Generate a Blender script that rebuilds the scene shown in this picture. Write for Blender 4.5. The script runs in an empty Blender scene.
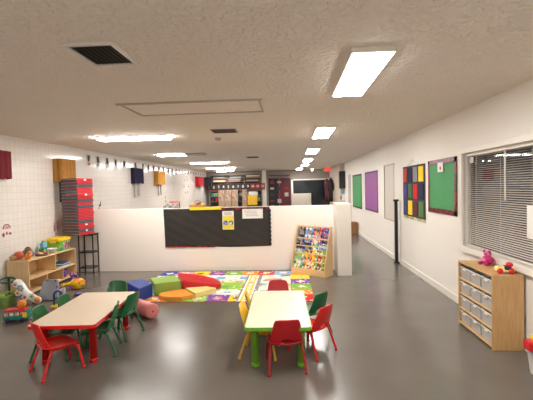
import bpy, bmesh, math, random
from mathutils import Vector, Matrix
random.seed(7)
PI = math.pi
sc = bpy.context.scene
col = sc.collection
R = math.radians

# ---------------------------------------------------------------- materials
_m = {}
def lin(c):
    return tuple((x/12.92 if x <= .04045 else ((x+.055)/1.055)**2.4) for x in c)
def rgb(r, g, b): return lin((r/255, g/255, b/255))
def mat(name, c, rough=.5, metal=0, var=.06, scale=8, bump=0, bscale=60, coat=0, alpha=1, trans=0, spec=.5):
    """principled surface with a little procedural variation of its own colour"""
    if name in _m: return _m[name]
    m = bpy.data.materials.new(name); m.use_nodes = True
    nt = m.node_tree; N = nt.nodes; L = nt.links
    p = N['Principled BSDF']
    p.inputs['Roughness'].default_value = rough
    p.inputs['Metallic'].default_value = metal
    p.inputs['Coat Weight'].default_value = coat
    p.inputs['Alpha'].default_value = alpha
    p.inputs['Transmission Weight'].default_value = trans
    p.inputs['Specular IOR Level'].default_value = spec
    tc = N.new('ShaderNodeTexCoord')
    nz = N.new('ShaderNodeTexNoise'); nz.inputs['Scale'].default_value = scale; nz.inputs['Detail'].default_value = 4
    L.new(tc.outputs['Object'], nz.inputs['Vector'])
    mx = N.new('ShaderNodeMix'); mx.data_type = 'RGBA'
    mx.inputs[6].default_value = tuple(max(0, x*(1-var)) for x in c)+(1,)
    mx.inputs[7].default_value = tuple(min(1, x*(1+var)) for x in c)+(1,)
    L.new(nz.outputs['Fac'], mx.inputs[0]); L.new(mx.outputs[2], p.inputs['Base Color'])
    if bump:
        n2 = N.new('ShaderNodeTexNoise'); n2.inputs['Scale'].default_value = bscale; n2.inputs['Detail'].default_value = 3
        L.new(tc.outputs['Object'], n2.inputs['Vector'])
        b = N.new('ShaderNodeBump'); b.inputs['Strength'].default_value = bump; b.inputs['Distance'].default_value = .01
        L.new(n2.outputs['Fac'], b.inputs['Height']); L.new(b.outputs['Normal'], p.inputs['Normal'])
    _m[name] = m
    return m
def cover(name, cols, scale=14):
    """printed cover / toy print: voronoi patches of several inks"""
    if name in _m: return _m[name]
    m = mat(name, cols[0], .35); nt = m.node_tree; N = nt.nodes; L = nt.links
    v = N.new('ShaderNodeTexVoronoi'); v.inputs['Scale'].default_value = scale
    tc = N.new('ShaderNodeTexCoord'); L.new(tc.outputs['Object'], v.inputs['Vector'])
    s = N.new('ShaderNodeSeparateColor'); L.new(v.outputs['Color'], s.inputs[0])
    cr = N.new('ShaderNodeValToRGB'); cr.color_ramp.interpolation = 'CONSTANT'
    e = cr.color_ramp.elements
    e[0].color = cols[0]+(1,); e[1].position = 1/len(cols); e[1].color = cols[1]+(1,)
    for i in range(2, len(cols)):
        q = e.new(i/len(cols)); q.color = cols[i]+(1,)
    L.new(s.outputs[0], cr.inputs[0]); L.new(cr.outputs[0], N['Principled BSDF'].inputs['Base Color'])
    return m
def emit(name, c, s):
    if name in _m: return _m[name]
    m = bpy.data.materials.new(name); m.use_nodes = True
    nt = m.node_tree; nt.nodes.clear()
    e = nt.nodes.new('ShaderNodeEmission'); e.inputs[0].default_value = c+(1,); e.inputs[1].default_value = s
    o = nt.nodes.new('ShaderNodeOutputMaterial'); nt.links.new(e.outputs[0], o.inputs[0])
    _m[name] = m
    return m
def wood(name, c1, c2, axis='Z', rough=.4, sc_=6):
    if name in _m: return _m[name]
    m = mat(name, c1, rough); nt = m.node_tree; N = nt.nodes; L = nt.links
    tc = N.new('ShaderNodeTexCoord'); mp = N.new('ShaderNodeMapping')
    s = {'X': (1, 12, 12), 'Y': (12, 1, 12), 'Z': (12, 12, 1)}[axis]
    mp.inputs['Scale'].default_value = s
    nz = N.new('ShaderNodeTexNoise'); nz.inputs['Scale'].default_value = sc_; nz.inputs['Detail'].default_value = 5
    L.new(tc.outputs['Object'], mp.inputs[0]); L.new(mp.outputs[0], nz.inputs['Vector'])
    cr = N.new('ShaderNodeValToRGB'); cr.color_ramp.elements[0].color = c2+(1,); cr.color_ramp.elements[1].color = c1+(1,)
    cr.color_ramp.elements[0].position = .3; cr.color_ramp.elements[1].position = .7
    L.new(nz.outputs['Fac'], cr.inputs[0]); L.new(cr.outputs[0], N['Principled BSDF'].inputs['Base Color'])
    return m

# ---------------------------------------------------------------- mesh helpers
def bx(bm, c, s, rz=0, bev=0, mi=0, mtx=None):
    r = bmesh.ops.create_cube(bm, size=1)
    vs = r['verts']
    bmesh.ops.scale(bm, vec=s, verts=vs)
    if bev:
        es = list({e for v in vs for e in v.link_edges})
        q = bmesh.ops.bevel(bm, geom=es, offset=bev, segments=2, affect='EDGES', profile=.6)
        vs = list({v for f in q['faces'] for v in f.verts} | {v for v in vs if v.is_valid})
        seen = set(vs); st = list(vs)
        while st:
            v = st.pop()
            for e in v.link_edges:
                o = e.other_vert(v)
                if o not in seen: seen.add(o); st.append(o)
        vs = list(seen)
    M = Matrix.Translation(c) @ Matrix.Rotation(rz, 4, 'Z')
    if mtx is not None: M = Matrix.Translation(c) @ mtx
    bmesh.ops.transform(bm, matrix=M, verts=vs)
    if mi:
        for f in {f for v in vs for f in v.link_faces}: f.material_index = mi
    return vs
def tube(bm, pts, r, n=10, caps=True, mi=0, r2=None):
    pts = [Vector(p) for p in pts]; rings = []
    up = Vector((0, 0, 1))
    for i, p in enumerate(pts):
        t = (pts[min(i+1, len(pts)-1)]-pts[max(i-1, 0)]).normalized()
        a = t.cross(up)
        if a.length < .05: a = t.cross(Vector((0, 1, 0)))
        a.normalize(); b = t.cross(a)
        rr = r if r2 is None else r+(r2-r)*i/(len(pts)-1)
        rings.append([bm.verts.new(p+a*rr*math.cos(2*PI*k/n)+b*rr*math.sin(2*PI*k/n)) for k in range(n)])
    for i in range(len(rings)-1):
        for k in range(n):
            f = bm.faces.new((rings[i][k], rings[i][(k+1) % n], rings[i+1][(k+1) % n], rings[i+1][k])); f.smooth = True; f.material_index = mi
    if caps:
        f = bm.faces.new(rings[0]); f.material_index = mi
        f = bm.faces.new(rings[-1][::-1]); f.material_index = mi
def lathe(bm, prof, c=(0, 0, 0), n=20, mi=0, mtx=None):
    rings = []; M = Matrix.Translation(c) @ (mtx or Matrix.Identity(4))
    for (r, z) in prof:
        rings.append([bm.verts.new(M @ Vector((r*math.cos(2*PI*k/n), r*math.sin(2*PI*k/n), z))) for k in range(n)])
    for i in range(len(rings)-1):
        for k in range(n):
            f = bm.faces.new((rings[i][k], rings[i][(k+1) % n], rings[i+1][(k+1) % n], rings[i+1][k])); f.smooth = True; f.material_index = mi
    f = bm.faces.new(rings[0][::-1]); f.material_index = mi
    f = bm.faces.new(rings[-1]); f.material_index = mi
def ball(bm, c, s, mi=0, seg=14, mtx=None):
    if not hasattr(s, '__len__'): s = (s, s, s)
    r = bmesh.ops.create_uvsphere(bm, u_segments=seg, v_segments=max(8, seg//2+2), radius=1)
    M = Matrix.Translation(c) @ (mtx or Matrix.Identity(4)) @ Matrix.Diagonal((*s, 1))
    bmesh.ops.transform(bm, matrix=M, verts=r['verts'])
    for f in {f for v in r['verts'] for f in v.link_faces}: f.smooth = True; f.material_index = mi
def prism(bm, poly, z0, z1, mi=0, f=None):
    """poly: list of (x,y) counter-clockwise; z1 number or function(x,y)"""
    zt = z1 if callable(z1) else (lambda x, y: z1)
    lo = [bm.verts.new((x, y, z0)) for x, y in poly]
    hi = [bm.verts.new((x, y, zt(x, y))) for x, y in poly]
    fs = [bm.faces.new(lo[::-1]), bm.faces.new(hi)]
    k = len(poly)
    for i in range(k): fs.append(bm.faces.new((lo[i], lo[(i+1) % k], hi[(i+1) % k], hi[i])))
    for q in fs: q.material_index = mi
    return fs
def obj(name, bm, m, parent=None, bevel=0, smooth=False, loc=None, rz=0, segs=2):
    bmesh.ops.recalc_face_normals(bm, faces=bm.faces)
    me = bpy.data.meshes.new(name); bm.to_mesh(me); bm.free()
    for x in (m if isinstance(m, (list, tuple)) else [m]): me.materials.append(x)
    o = bpy.data.objects.new(name, me); col.objects.link(o)
    if parent: o.parent = parent
    if loc is not None: o.location = loc
    if rz: o.rotation_euler.z = rz
    if smooth:
        for p in me.polygons: p.use_smooth = True
    if bevel:
        b = o.modifiers.new('bevel', 'BEVEL'); b.width = bevel; b.segments = segs; b.limit_method = 'ANGLE'; b.angle_limit = R(35)
    return o
def B(): return bmesh.new()
def tag(o, label, cat, group=None, kind=None):
    o['label'] = label; o['category'] = cat
    if group: o['group'] = group
    if kind: o['kind'] = kind
    return o
def empty(name, loc=(0, 0, 0), rz=0):
    o = bpy.data.objects.new(name, None); col.objects.link(o); o.location = loc; o.rotation_euler.z = rz
    o.empty_display_size = .1
    return o
def thing(name, label, cat, loc=(0, 0, 0), rz=0, group=None):
    return tag(empty(name, loc, rz), label, cat, group)
def struct(name, bm, m, **k):
    o = obj(name, bm, m, **k)
    if not k.get('parent'): o['kind'] = 'structure'
    return o
def copy_tree(o, parent=None):
    c = o.copy(); col.objects.link(c); c.parent = parent
    for ch in list(o.children): copy_tree(ch, c)
    return c
def boxobj(name, c, s, m, parent=None, bevel=.004, rz=0):
    bm = B(); bx(bm, (0, 0, 0), s); return obj(name, bm, m, parent, bevel, loc=c, rz=rz)

# ---------------------------------------------------------------- palette
WHITE = rgb(236, 232, 226); BLACK = rgb(22, 22, 24)
M_wall = mat('painted_wall', rgb(240, 234, 226), .55, var=.02, scale=3, bump=.08, bscale=90)
M_half = mat('half_wall_paint', rgb(238, 229, 220), .5, var=.02, scale=2, bump=.05, bscale=60)
M_pier = mat('pier_panel', rgb(234, 227, 217), .5, var=.03, scale=12)
M_trim = mat('white_trim', rgb(236, 230, 220), .4, var=.02)
M_white = mat('white_paper', rgb(238, 235, 230), .6, var=.03)
M_black = mat('black_metal', BLACK, .4, var=.1)
M_blackplastic = mat('black_plastic', rgb(28, 28, 32), .35)
M_red = mat('red_plastic', rgb(214, 26, 22), .3, var=.04, coat=.2)
M_crimson = mat('crimson_plastic', rgb(176, 16, 30), .3, var=.04, coat=.2)
M_green = mat('green_plastic', rgb(22, 104, 56), .3, var=.05, coat=.2)
M_yellow = mat('yellow_plastic', rgb(244, 184, 30), .3, var=.04, coat=.2)
M_redleg = mat('red_metal', rgb(200, 28, 24), .35)
M_crimleg = mat('crimson_metal', rgb(158, 22, 30), .35)
M_greenleg = mat('green_metal', rgb(26, 96, 52), .35)
M_yelleg = mat('gold_metal', rgb(206, 160, 60), .35)
M_lam = mat('beige_laminate', rgb(250, 232, 206), .35, var=.03, scale=20)
M_lime = mat('lime_plastic', rgb(112, 172, 48), .35)
M_birch = wood('birch', rgb(234, 202, 154), rgb(220, 182, 130), 'Z')
M_birchY = wood('birch_long', rgb(236, 204, 156), rgb(222, 184, 132), 'Y')
M_maple = wood('maple', rgb(206, 168, 116), rgb(188, 146, 94), 'Z')
M_mapleY = wood('maple_long', rgb(214, 174, 120), rgb(196, 154, 100), 'Y')
M_grey = mat('grey_plastic', rgb(150, 152, 156), .4)
M_steel = mat('brushed_steel', rgb(170, 168, 164), .35, metal=.7)
C = dict(red=rgb(206, 30, 36), orange=rgb(240, 140, 40), yellow=rgb(248, 208, 40), green=rgb(120, 178, 60), blue=rgb(40, 70, 160),
         purple=rgb(128, 76, 160), pink=rgb(228, 140, 150), sky=rgb(120, 180, 220), teal=rgb(30, 140, 120), white=WHITE, black=BLACK,
         brown=rgb(120, 74, 44), navy=rgb(32, 34, 74), grey=rgb(140, 140, 142), tan=rgb(200, 160, 110), lime=rgb(150, 200, 70), magenta=rgb(190, 40, 110), cream=rgb(240, 226, 196))
def P(k, rough=.4): return mat('plain_'+k, C[k], rough)

# ---------------------------------------------------------------- room
XL, XR, YB, YF, HC = -4.5, 2.2, -1.6, 20.0, 2.53
# floor : grey sealed floor with mottling and gloss
m = mat('sealed_floor', rgb(105, 98, 91), .34, var=.16, scale=2.1)
nt = m.node_tree; N = nt.nodes; L = nt.links; p = N['Principled BSDF']
tc = N.new('ShaderNodeTexCoord'); nz = N.new('ShaderNodeTexNoise'); nz.inputs['Scale'].default_value = 2.2; nz.inputs['Detail'].default_value = 6
mp = N.new('ShaderNodeMapRange'); mp.inputs['To Min'].default_value = .19; mp.inputs['To Max'].default_value = .262
L.new(tc.outputs['Object'], nz.inputs['Vector']); L.new(nz.outputs['Fac'], mp.inputs[0]); L.new(mp.outputs[0], p.inputs['Roughness'])
bm = B(); bx(bm, ((XL+XR)/2, (YB+YF)/2, -.05), (XR-XL+.4, YF-YB+.4, .1)); struct('floor', bm, m)
# ceiling: sprayed texture
m = mat('textured_ceiling', rgb(246, 236, 224), .9, var=.02, scale=3, bump=0, spec=.1)
nt = m.node_tree; N = nt.nodes; L = nt.links; p = N['Principled BSDF']
tc = N.new('ShaderNodeTexCoord'); nz = N.new('ShaderNodeTexNoise'); nz.inputs['Scale'].default_value = 26; nz.inputs['Detail'].default_value = 3
cr = N.new('ShaderNodeMapRange'); cr.inputs['From Min'].default_value = .46; cr.inputs['From Max'].default_value = .62
bp = N.new('ShaderNodeBump'); bp.inputs['Strength'].default_value = .85; bp.inputs['Distance'].default_value = .014
L.new(tc.outputs['Object'], nz.inputs['Vector']); L.new(nz.outputs['Fac'], cr.inputs[0]); L.new(cr.outputs[0], bp.inputs['Height']); L.new(bp.outputs['Normal'], p.inputs['Normal'])
bm = B(); bx(bm, ((XL+XR)/2, (YB+YF)/2, HC+.05), (XR-XL+.4, YF-YB+.4, .1)); struct('ceiling', bm, m)
# left wall : glazed square tile
m = mat('glazed_tile', rgb(222, 216, 208), .15, var=.03)
nt = m.node_tree; N = nt.nodes; L = nt.links; p = N['Principled BSDF']
tc = N.new('ShaderNodeTexCoord'); sp = N.new('ShaderNodeSeparateXYZ'); cb = N.new('ShaderNodeCombineXYZ')
L.new(tc.outputs['Object'], sp.inputs[0]); L.new(sp.outputs[1], cb.inputs[0]); L.new(sp.outputs[2], cb.inputs[1])
br = N.new('ShaderNodeTexBrick'); br.offset = 0; br.inputs['Scale'].default_value = 1
br.inputs['Brick Width'].default_value = .108; br.inputs['Row Height'].default_value = .108; br.inputs['Mortar Size'].default_value = .004; br.inputs['Mortar Smooth'].default_value = .2
br.inputs['Color1'].default_value = rgb(238, 231, 224)+(1,); br.inputs['Color2'].default_value = rgb(234, 227, 220)+(1,); br.inputs['Mortar'].default_value = rgb(222, 212, 206)+(1,)
L.new(cb.outputs[0], br.inputs['Vector']); L.new(br.outputs['Color'], p.inputs['Base Color'])
bp = N.new('ShaderNodeBump'); bp.inputs['Strength'].default_value = .15; bp.inputs['Distance'].default_value = .003; bp.invert = True
L.new(br.outputs['Fac'], bp.inputs['Height']); L.new(bp.outputs['Normal'], p.inputs['Normal'])
bm = B(); bx(bm, (XL-.06, (YB+YF)/2, HC/2), (.12, YF-YB, HC)); struct('wall_left', bm, m)
# right wall with the window opening (y 2.7..4.98, z .80..1.985)
WY0, WY1, WZ0, WZ1 = 2.7, 4.97, .81, 1.975
YR = 15.7
bm = B(); T = .14
bx(bm, (XR+T/2, (YB+WY0)/2, HC/2), (T, WY0-YB, HC)); bx(bm, (XR+T/2, (YR+WY1)/2, HC/2), (T, YR-WY1, HC))
bx(bm, (XR+T/2, (WY0+WY1)/2, WZ0/2), (T, WY1-WY0, WZ0)); bx(bm, (XR+T/2, (WY0+WY1)/2, (WZ1+HC)/2), (T, WY1-WY0, HC-WZ1))
struct('wall_right', bm, M_wall)
bm = B(); bx(bm, ((2.02+XR+T)/2, YR+.06, HC/2), (XR+T-2.02, .12, HC)); bx(bm, (2.08, (YR+.12+YF)/2, HC/2), (.12, YF-YR-.12, HC))
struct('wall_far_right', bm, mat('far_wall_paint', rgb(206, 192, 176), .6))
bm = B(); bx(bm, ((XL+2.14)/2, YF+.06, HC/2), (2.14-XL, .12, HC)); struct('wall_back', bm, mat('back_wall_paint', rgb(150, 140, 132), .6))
bm = B(); bx(bm, ((XL+XR)/2, YB-.06, HC/2), (XR-XL+.2, .12, HC)); struct('wall_front', bm, M_wall)
bm = B(); bx(bm, (XR-.008, (YB+YR)/2, .05), (.016, YR-YB, .1)); struct('baseboard_right', bm, M_trim, bevel=.003)
bm = B(); bx(bm, (XL+.008, (7.42+YF)/2, .05), (.016, YF-7.42, .1)); struct('baseboard_left', bm, M_trim, bevel=.003)
# half wall
bm = B(); bx(bm, ((XL+.8)/2, 7.36, .6225), (.8-XL, .12, 1.245)); struct('wall_half_height', bm, M_half, bevel=.006)
bm = B(); bx(bm, (.928, 7.1, .645), (.25, .64, 1.29)); struct('wall_half_pier', bm, M_pier, bevel=.004)
bm = B(); bx(bm, (-1.4, 19.88, HC/2), (.2, .24, HC)); struct('trim_1', bm, M_trim)
bm = B(); bx(bm, (.06, 19.94, 1.0), (.1, .12, 2.0)); bx(bm, (1.06, 19.94, 2.0), (1.9, .12, .07)); struct('trim_2', bm, M_trim)

# windows -----------------------------------------------------------------
bm = B(); F = .07
bx(bm, (XR-.01, (WY0+WY1)/2, WZ1+F/2), (.05, WY1-WY0+2*F, F)); bx(bm, (XR-.015, (WY0+WY1)/2, WZ0-F/2), (.07, WY1-WY0+2*F, F))
bx(bm, (XR-.01, WY0-F/2, (WZ0+WZ1)/2), (.05, F, WZ1-WZ0)); bx(bm, (XR-.01, WY1+F/2, (WZ0+WZ1)/2), (.05, F, WZ1-WZ0))
w = struct('window_1', bm, M_trim, bevel=.006)
bm = B()
bx(bm, (XR+.1, WY0+.02, (WZ0+WZ1)/2), (.04, .04, WZ1-WZ0)); bx(bm, (XR+.1, WY1-.02, (WZ0+WZ1)/2), (.04, .04, WZ1-WZ0))
bx(bm, (XR+.1, (WY0+WY1)/2, WZ0+.02), (.04, WY1-WY0-.08, .04)); bx(bm, (XR+.1, (WY0+WY1)/2, WZ1-.02), (.04, WY1-WY0-.08, .04))
bx(bm, (XR+.1, 3.72, (WZ0+WZ1)/2), (.04, .05, WZ1-WZ0-.08))
obj('sash', bm, mat('dark_sash', rgb(120, 112, 104), .4), w)
bm = B(); bx(bm, (XR+.1, (WY0+WY1)/2, (WZ0+WZ1)/2), (.006, WY1-WY0-.08, WZ1-WZ0-.08))
gm = mat('night_glass', rgb(200, 205, 210), .02, trans=1)
obj('pane', bm, gm, w)
bm = B(); bx(bm, (XR+.9, 3.9, 1.3), (.1, 6.4, 2.6)); struct('wall_outside', bm, mat('dark_night_wall', rgb(44, 42, 44), .8))
# blinds
bl = thing('window_blind', 'white slatted blind hanging half open in the dark window', 'blind', (XR+.045, (WY0+WY1)/2, WZ1))
bm = B(); bx(bm, (0, 0, -.018), (.045, WY1-WY0-.02, .036)); obj('head_rail', bm, M_trim, bl, .003)
bm = B(); n = 46; sp_ = (WZ1-WZ0-.075)/n
for i in range(n):
    bx(bm, (0, 0, -.05-sp_*i), (.026, WY1-WY0-.03, .0015), mtx=Matrix.Rotation(R(-9), 4, 'Y'))
so = obj('slats', bm, mat('blind_slat', rgb(238, 232, 224), .4), bl); so['kind'] = 'stuff'
bm = B(); bx(bm, (0, 0, -(WZ1-WZ0)+.014), (.03, WY1-WY0-.03, .014)); obj('bottom_rail', bm, M_trim, bl)
for yy in (-.9, -.45, .35, .88):
    bm = B(); tube(bm, [(-.016, yy, -.03), (-.016, yy, -(WZ1-WZ0)+.02)], .0016, 6); obj('ladder_cord', bm, M_trim, bl)
bm = B(); tube(bm, [(-.03, 4.075-(WY0+WY1)/2, -.03), (-.03, 4.075-(WY0+WY1)/2, -.56)], .009, 8); obj('tilt_wand', bm, M_white, bl)
bm = B(); bx(bm, (XR+.012, 3.555, 1.225), (.002, .3, .31)); tag(obj('paper_notice', bm, M_white), 'plain white paper taped over the window blind at the right picture edge', 'paper')
bm = B(); bx(bm, (XR+.012, 4.79, 1.885), (.002, .09, .07)); tag(obj('sticker', bm, mat('pale_sticker', rgb(200, 194, 188), .5)), 'small pale square sticker in the upper left corner of the blind', 'sticker')

# far dark window in the back wall
bm = B(); bx(bm, (1.06, 19.97, 1.3), (1.9, .06, 1.36)); w2 = struct('window_2', bm, mat('dark_far_glass', rgb(30, 36, 44), .12, var=.5, scale=1.2))
# right wall recesses / doors
bm = B(); bx(bm, (XR-.004, 8.62, 1.44), (.012, .78, 1.2)); d1 = struct('trim_3', bm, mat('wall_panel', rgb(214, 206, 194), .5), bevel=.004)
bm = B(); bx(bm, (XR-.012, 8.62, 2.05), (.022, .84, .02)); bx(bm, (XR-.012, 9.03, 1.44), (.022, .02, 1.22)); bx(bm, (XR-.012, 8.62, .83), (.02, .84, .015)); struct('trim_4', bm, mat('panel_edging', rgb(176, 166, 154), .5))
bm = B(); bx(bm, (XR-.006, 14.35, 1.02), (.02, .55, 2.04)); struct('door_1', bm, mat('far_door', rgb(186, 176, 170), .5))

# ---------------------------------------------------------------- ceiling fittings
E_lamp = emit('lamp_diffuser', (1.0, .965, .92), 34.0)
for (x, y) in [(.62, -.2), (-2.66, -.4)]:  # unseen lamps added behind the camera to brighten the near part of the room
    t = thing('ceiling_light', 'added unseen fill lamp on the ceiling behind the camera, %s' % ('right row' if x > 0 else 'left row'), 'ceiling light', (x, y, HC), 0, 'ceiling panel lamps')
    bm = B(); bx(bm, (0, 0, -.02), (.31, 1.27, .04)); obj('housing', bm, M_trim, t, .003)
    bm = B(); bx(bm, (0, 0, -.044), (.285, 1.24, .008)); obj('diffuser', bm, E_lamp, t)
E_off = mat('unlit_diffuser', rgb(190, 186, 180), .5)
names_r = ['nearest and largest of the right row', 'second nearest of the right row', 'third nearest of the right row', 'third farthest of the right row', 'second farthest of the right row', 'farthest of the right row near the back wall']
for i, (x, y) in enumerate([(.572, 3.20), (.55, 6.4), (.55, 9.6), (.57, 12.65), (.58, 15.5), (.42, 18.5)]):
    t = thing('ceiling_light', 'lit ceiling panel, '+names_r[i], 'ceiling light', (x, y, HC), 0, 'ceiling panel lamps')
    bm = B(); bx(bm, (0, 0, -.02), (.295, 1.21, .04)); obj('housing', bm, M_trim, t, .003)
    bm = B(); bx(bm, (0, 0, -.043), (.272, 1.185, .006)); obj('diffuser', bm, E_lamp, t)
names_l = ['nearest of the left row', 'second nearest of the left row, its right half unlit', 'middle one of the left row', 'second farthest of the left row', 'farthest of the left row']
for i, (x, y) in enumerate([(-2.67, 6.38), (-2.78, 9.6), (-2.8, 12.9), (-3.0, 16.2), (-3.3, 18.9)]):
    wd = 1.2 if i < 4 else .8
    t = thing('ceiling_light', 'wraparound strip lamp, '+names_l[i], 'ceiling light', (x, y, HC), R(1), 'wraparound strip lamps')
    bm = B(); bx(bm, (0, 0, -.008), (wd+.02, .34, .016)); obj('housing', bm, M_grey, t, .003)
    def diff(x0, x1, mm):
        bm = B(); pr = [(-.15, -.016), (-.148, -.03), (-.125, -.046), (.125, -.046), (.148, -.03), (.15, -.016)]
        a = [bm.verts.new((x0, u, v)) for u, v in pr]; b = [bm.verts.new((x1, u, v)) for u, v in pr]
        bm.faces.new(a); bm.faces.new(b)
        for k in range(6): bm.faces.new((a[k], a[(k+1) % 6], b[(k+1) % 6], b[k]))
        obj('diffuser', bm, mm, t)
    if i == 1: diff(-wd/2, .1, E_lamp); diff(.1, wd/2, E_off)
    else: diff(-wd/2, wd/2, E_lamp)
# vents
M_vent = mat('vent_metal', rgb(176, 166, 156), .5); M_void = mat('vent_dark', rgb(28, 25, 22), .8)
t = thing('ceiling_vent', 'large dark louvred air vent in the ceiling, nearest the camera', 'vent', (-1.25, 2.51, HC))
bm = B()
for s in (-1, 1): bx(bm, (s*.155, 0, -.008), (.03, .42, .016)); bx(bm, (0, s*.195, -.008), (.28, .03, .016))
obj('frame', bm, M_trim, t, .003)
bm = B(); bx(bm, (0, 0, -.002), (.28, .36, .003)); obj('duct_opening', bm, M_void, t)
bm = B()
for i in range(8): bx(bm, (-.12+.034*i, 0, -.01), (.018, .36, .002), mtx=Matrix.Rotation(R(35), 4, 'Y'))
o = obj('louvres', bm, mat('louvre_metal', rgb(96, 86, 78), .5), t)
t = thing('ceiling_vent', 'dark square vent in the ceiling behind the access panel', 'vent', (-1.04, 6.0, HC), R(2))
bm = B(); bx(bm, (0, 0, -.006), (.4, .34, .012)); obj('frame', bm, mat('dusty_vent', rgb(140, 128, 116), .6), t, .003)
bm = B()
for i in range(8): bx(bm, (0, -.13+.037*i, -.016), (.35, .016, .008))
obj('louvres', bm, mat('dark_louvre', rgb(74, 66, 60), .6), t)
t = thing('ceiling_vent', 'small distant vent in the middle of the ceiling beyond the half wall', 'vent', (-1.12, 11.2, HC), R(2))
bm = B(); bx(bm, (0, 0, -.006), (.36, .36, .012)); obj('frame', bm, _m['dusty_vent'], t, .003)
bm = B()
for i in range(6): bx(bm, (0, -.12+.048*i, -.016), (.3, .02, .008))
obj('louvres', bm, _m['dark_louvre'], t)
t = thing('access_panel', 'wide rectangular access hatch with a thin raised trim in the ceiling', 'hatch', (-1.06, 4.26, HC), R(.5))
bm = B()
bx(bm, (0, -.315, -.008), (1.56, .035, .016)); bx(bm, (0, .315, -.006), (1.5, .02, .012))
for s in (-1, 1): bx(bm, (s*.745, 0, -.006), (.02, .61, .012))
obj('trim', bm, mat('hatch_trim', rgb(188, 176, 160), .6), t)
bm = B(); bx(bm, (0, 0, -.003), (1.44, .56, .006)); obj('board', bm, mat('hatch_board', rgb(240, 230, 218), .8, bump=.2, bscale=40), t)
for (x, y, lb) in [(-1.31, 6.85, 'small round detector on the ceiling just beyond the square vent'), (-2.9, 17.6, 'tiny dark detector on the ceiling near the far left lamps')]:
    bm = B(); lathe(bm, [(.03, -.045), (.05, -.04), (.06, -.015), (.06, 0)], (0, 0, 0)); tag(obj('smoke_detector', bm, M_vent, loc=(x, y, HC)), lb, 'smoke detector')
bm = B(); ball(bm, (0, 0, -.06), .05); lathe(bm, [(.05, -.02), (.05, 0)]); tag(obj('spot_lamp', bm, emit('small_lamp', (1, 1, 1), 8), loc=(1.1, 19.5, HC)), 'tiny round lit lamp on the ceiling near the exit sign', 'ceiling light')
# exit sign
def text(body, size, m, parent, loc, rot, name='lettering', ext=.002, sx=1):
    cu = bpy.data.curves.new(name, 'FONT'); cu.body = body; cu.size = size; cu.extrude = ext; cu.align_x = 'CENTER'; cu.align_y = 'CENTER'
    to = bpy.data.objects.new(name, cu); col.objects.link(to)
    dg = bpy.context.evaluated_depsgraph_get(); me = bpy.data.meshes.new_from_object(to.evaluated_get(dg))
    bpy.data.objects.remove(to); o = bpy.data.objects.new(name, me); col.objects.link(o)
    me.materials.clear(); me.materials.append(m)
    if parent: o.parent = parent
    o.location = loc; o.rotation_euler = rot; o.scale = (sx, 1, 1)
    return o
t = thing('exit_sign', 'red lit exit sign with a green end hanging under the ceiling', 'exit sign', (1.66, 17.5, HC), 0)
bm = B(); bx(bm, (.02, 0, -.145), (.27, .05, .19)); obj('housing', bm, emit('exit_red', rgb(226, 66, 62), 1.1), t)
bm = B(); bx(bm, (-.16, 0, -.145), (.08, .05, .16)); obj('green_end', bm, emit('exit_green', rgb(40, 130, 80), .8), t)
bm = B(); tube(bm, [(0, 0, -.05), (0, 0, 0)], .012); obj('stem', bm, M_white, t)
text('EXIT', .1, mat('exit_letters', rgb(250, 150, 140), .5), t, (.02, -.027, -.145), (R(90), 0, 0))

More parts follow.
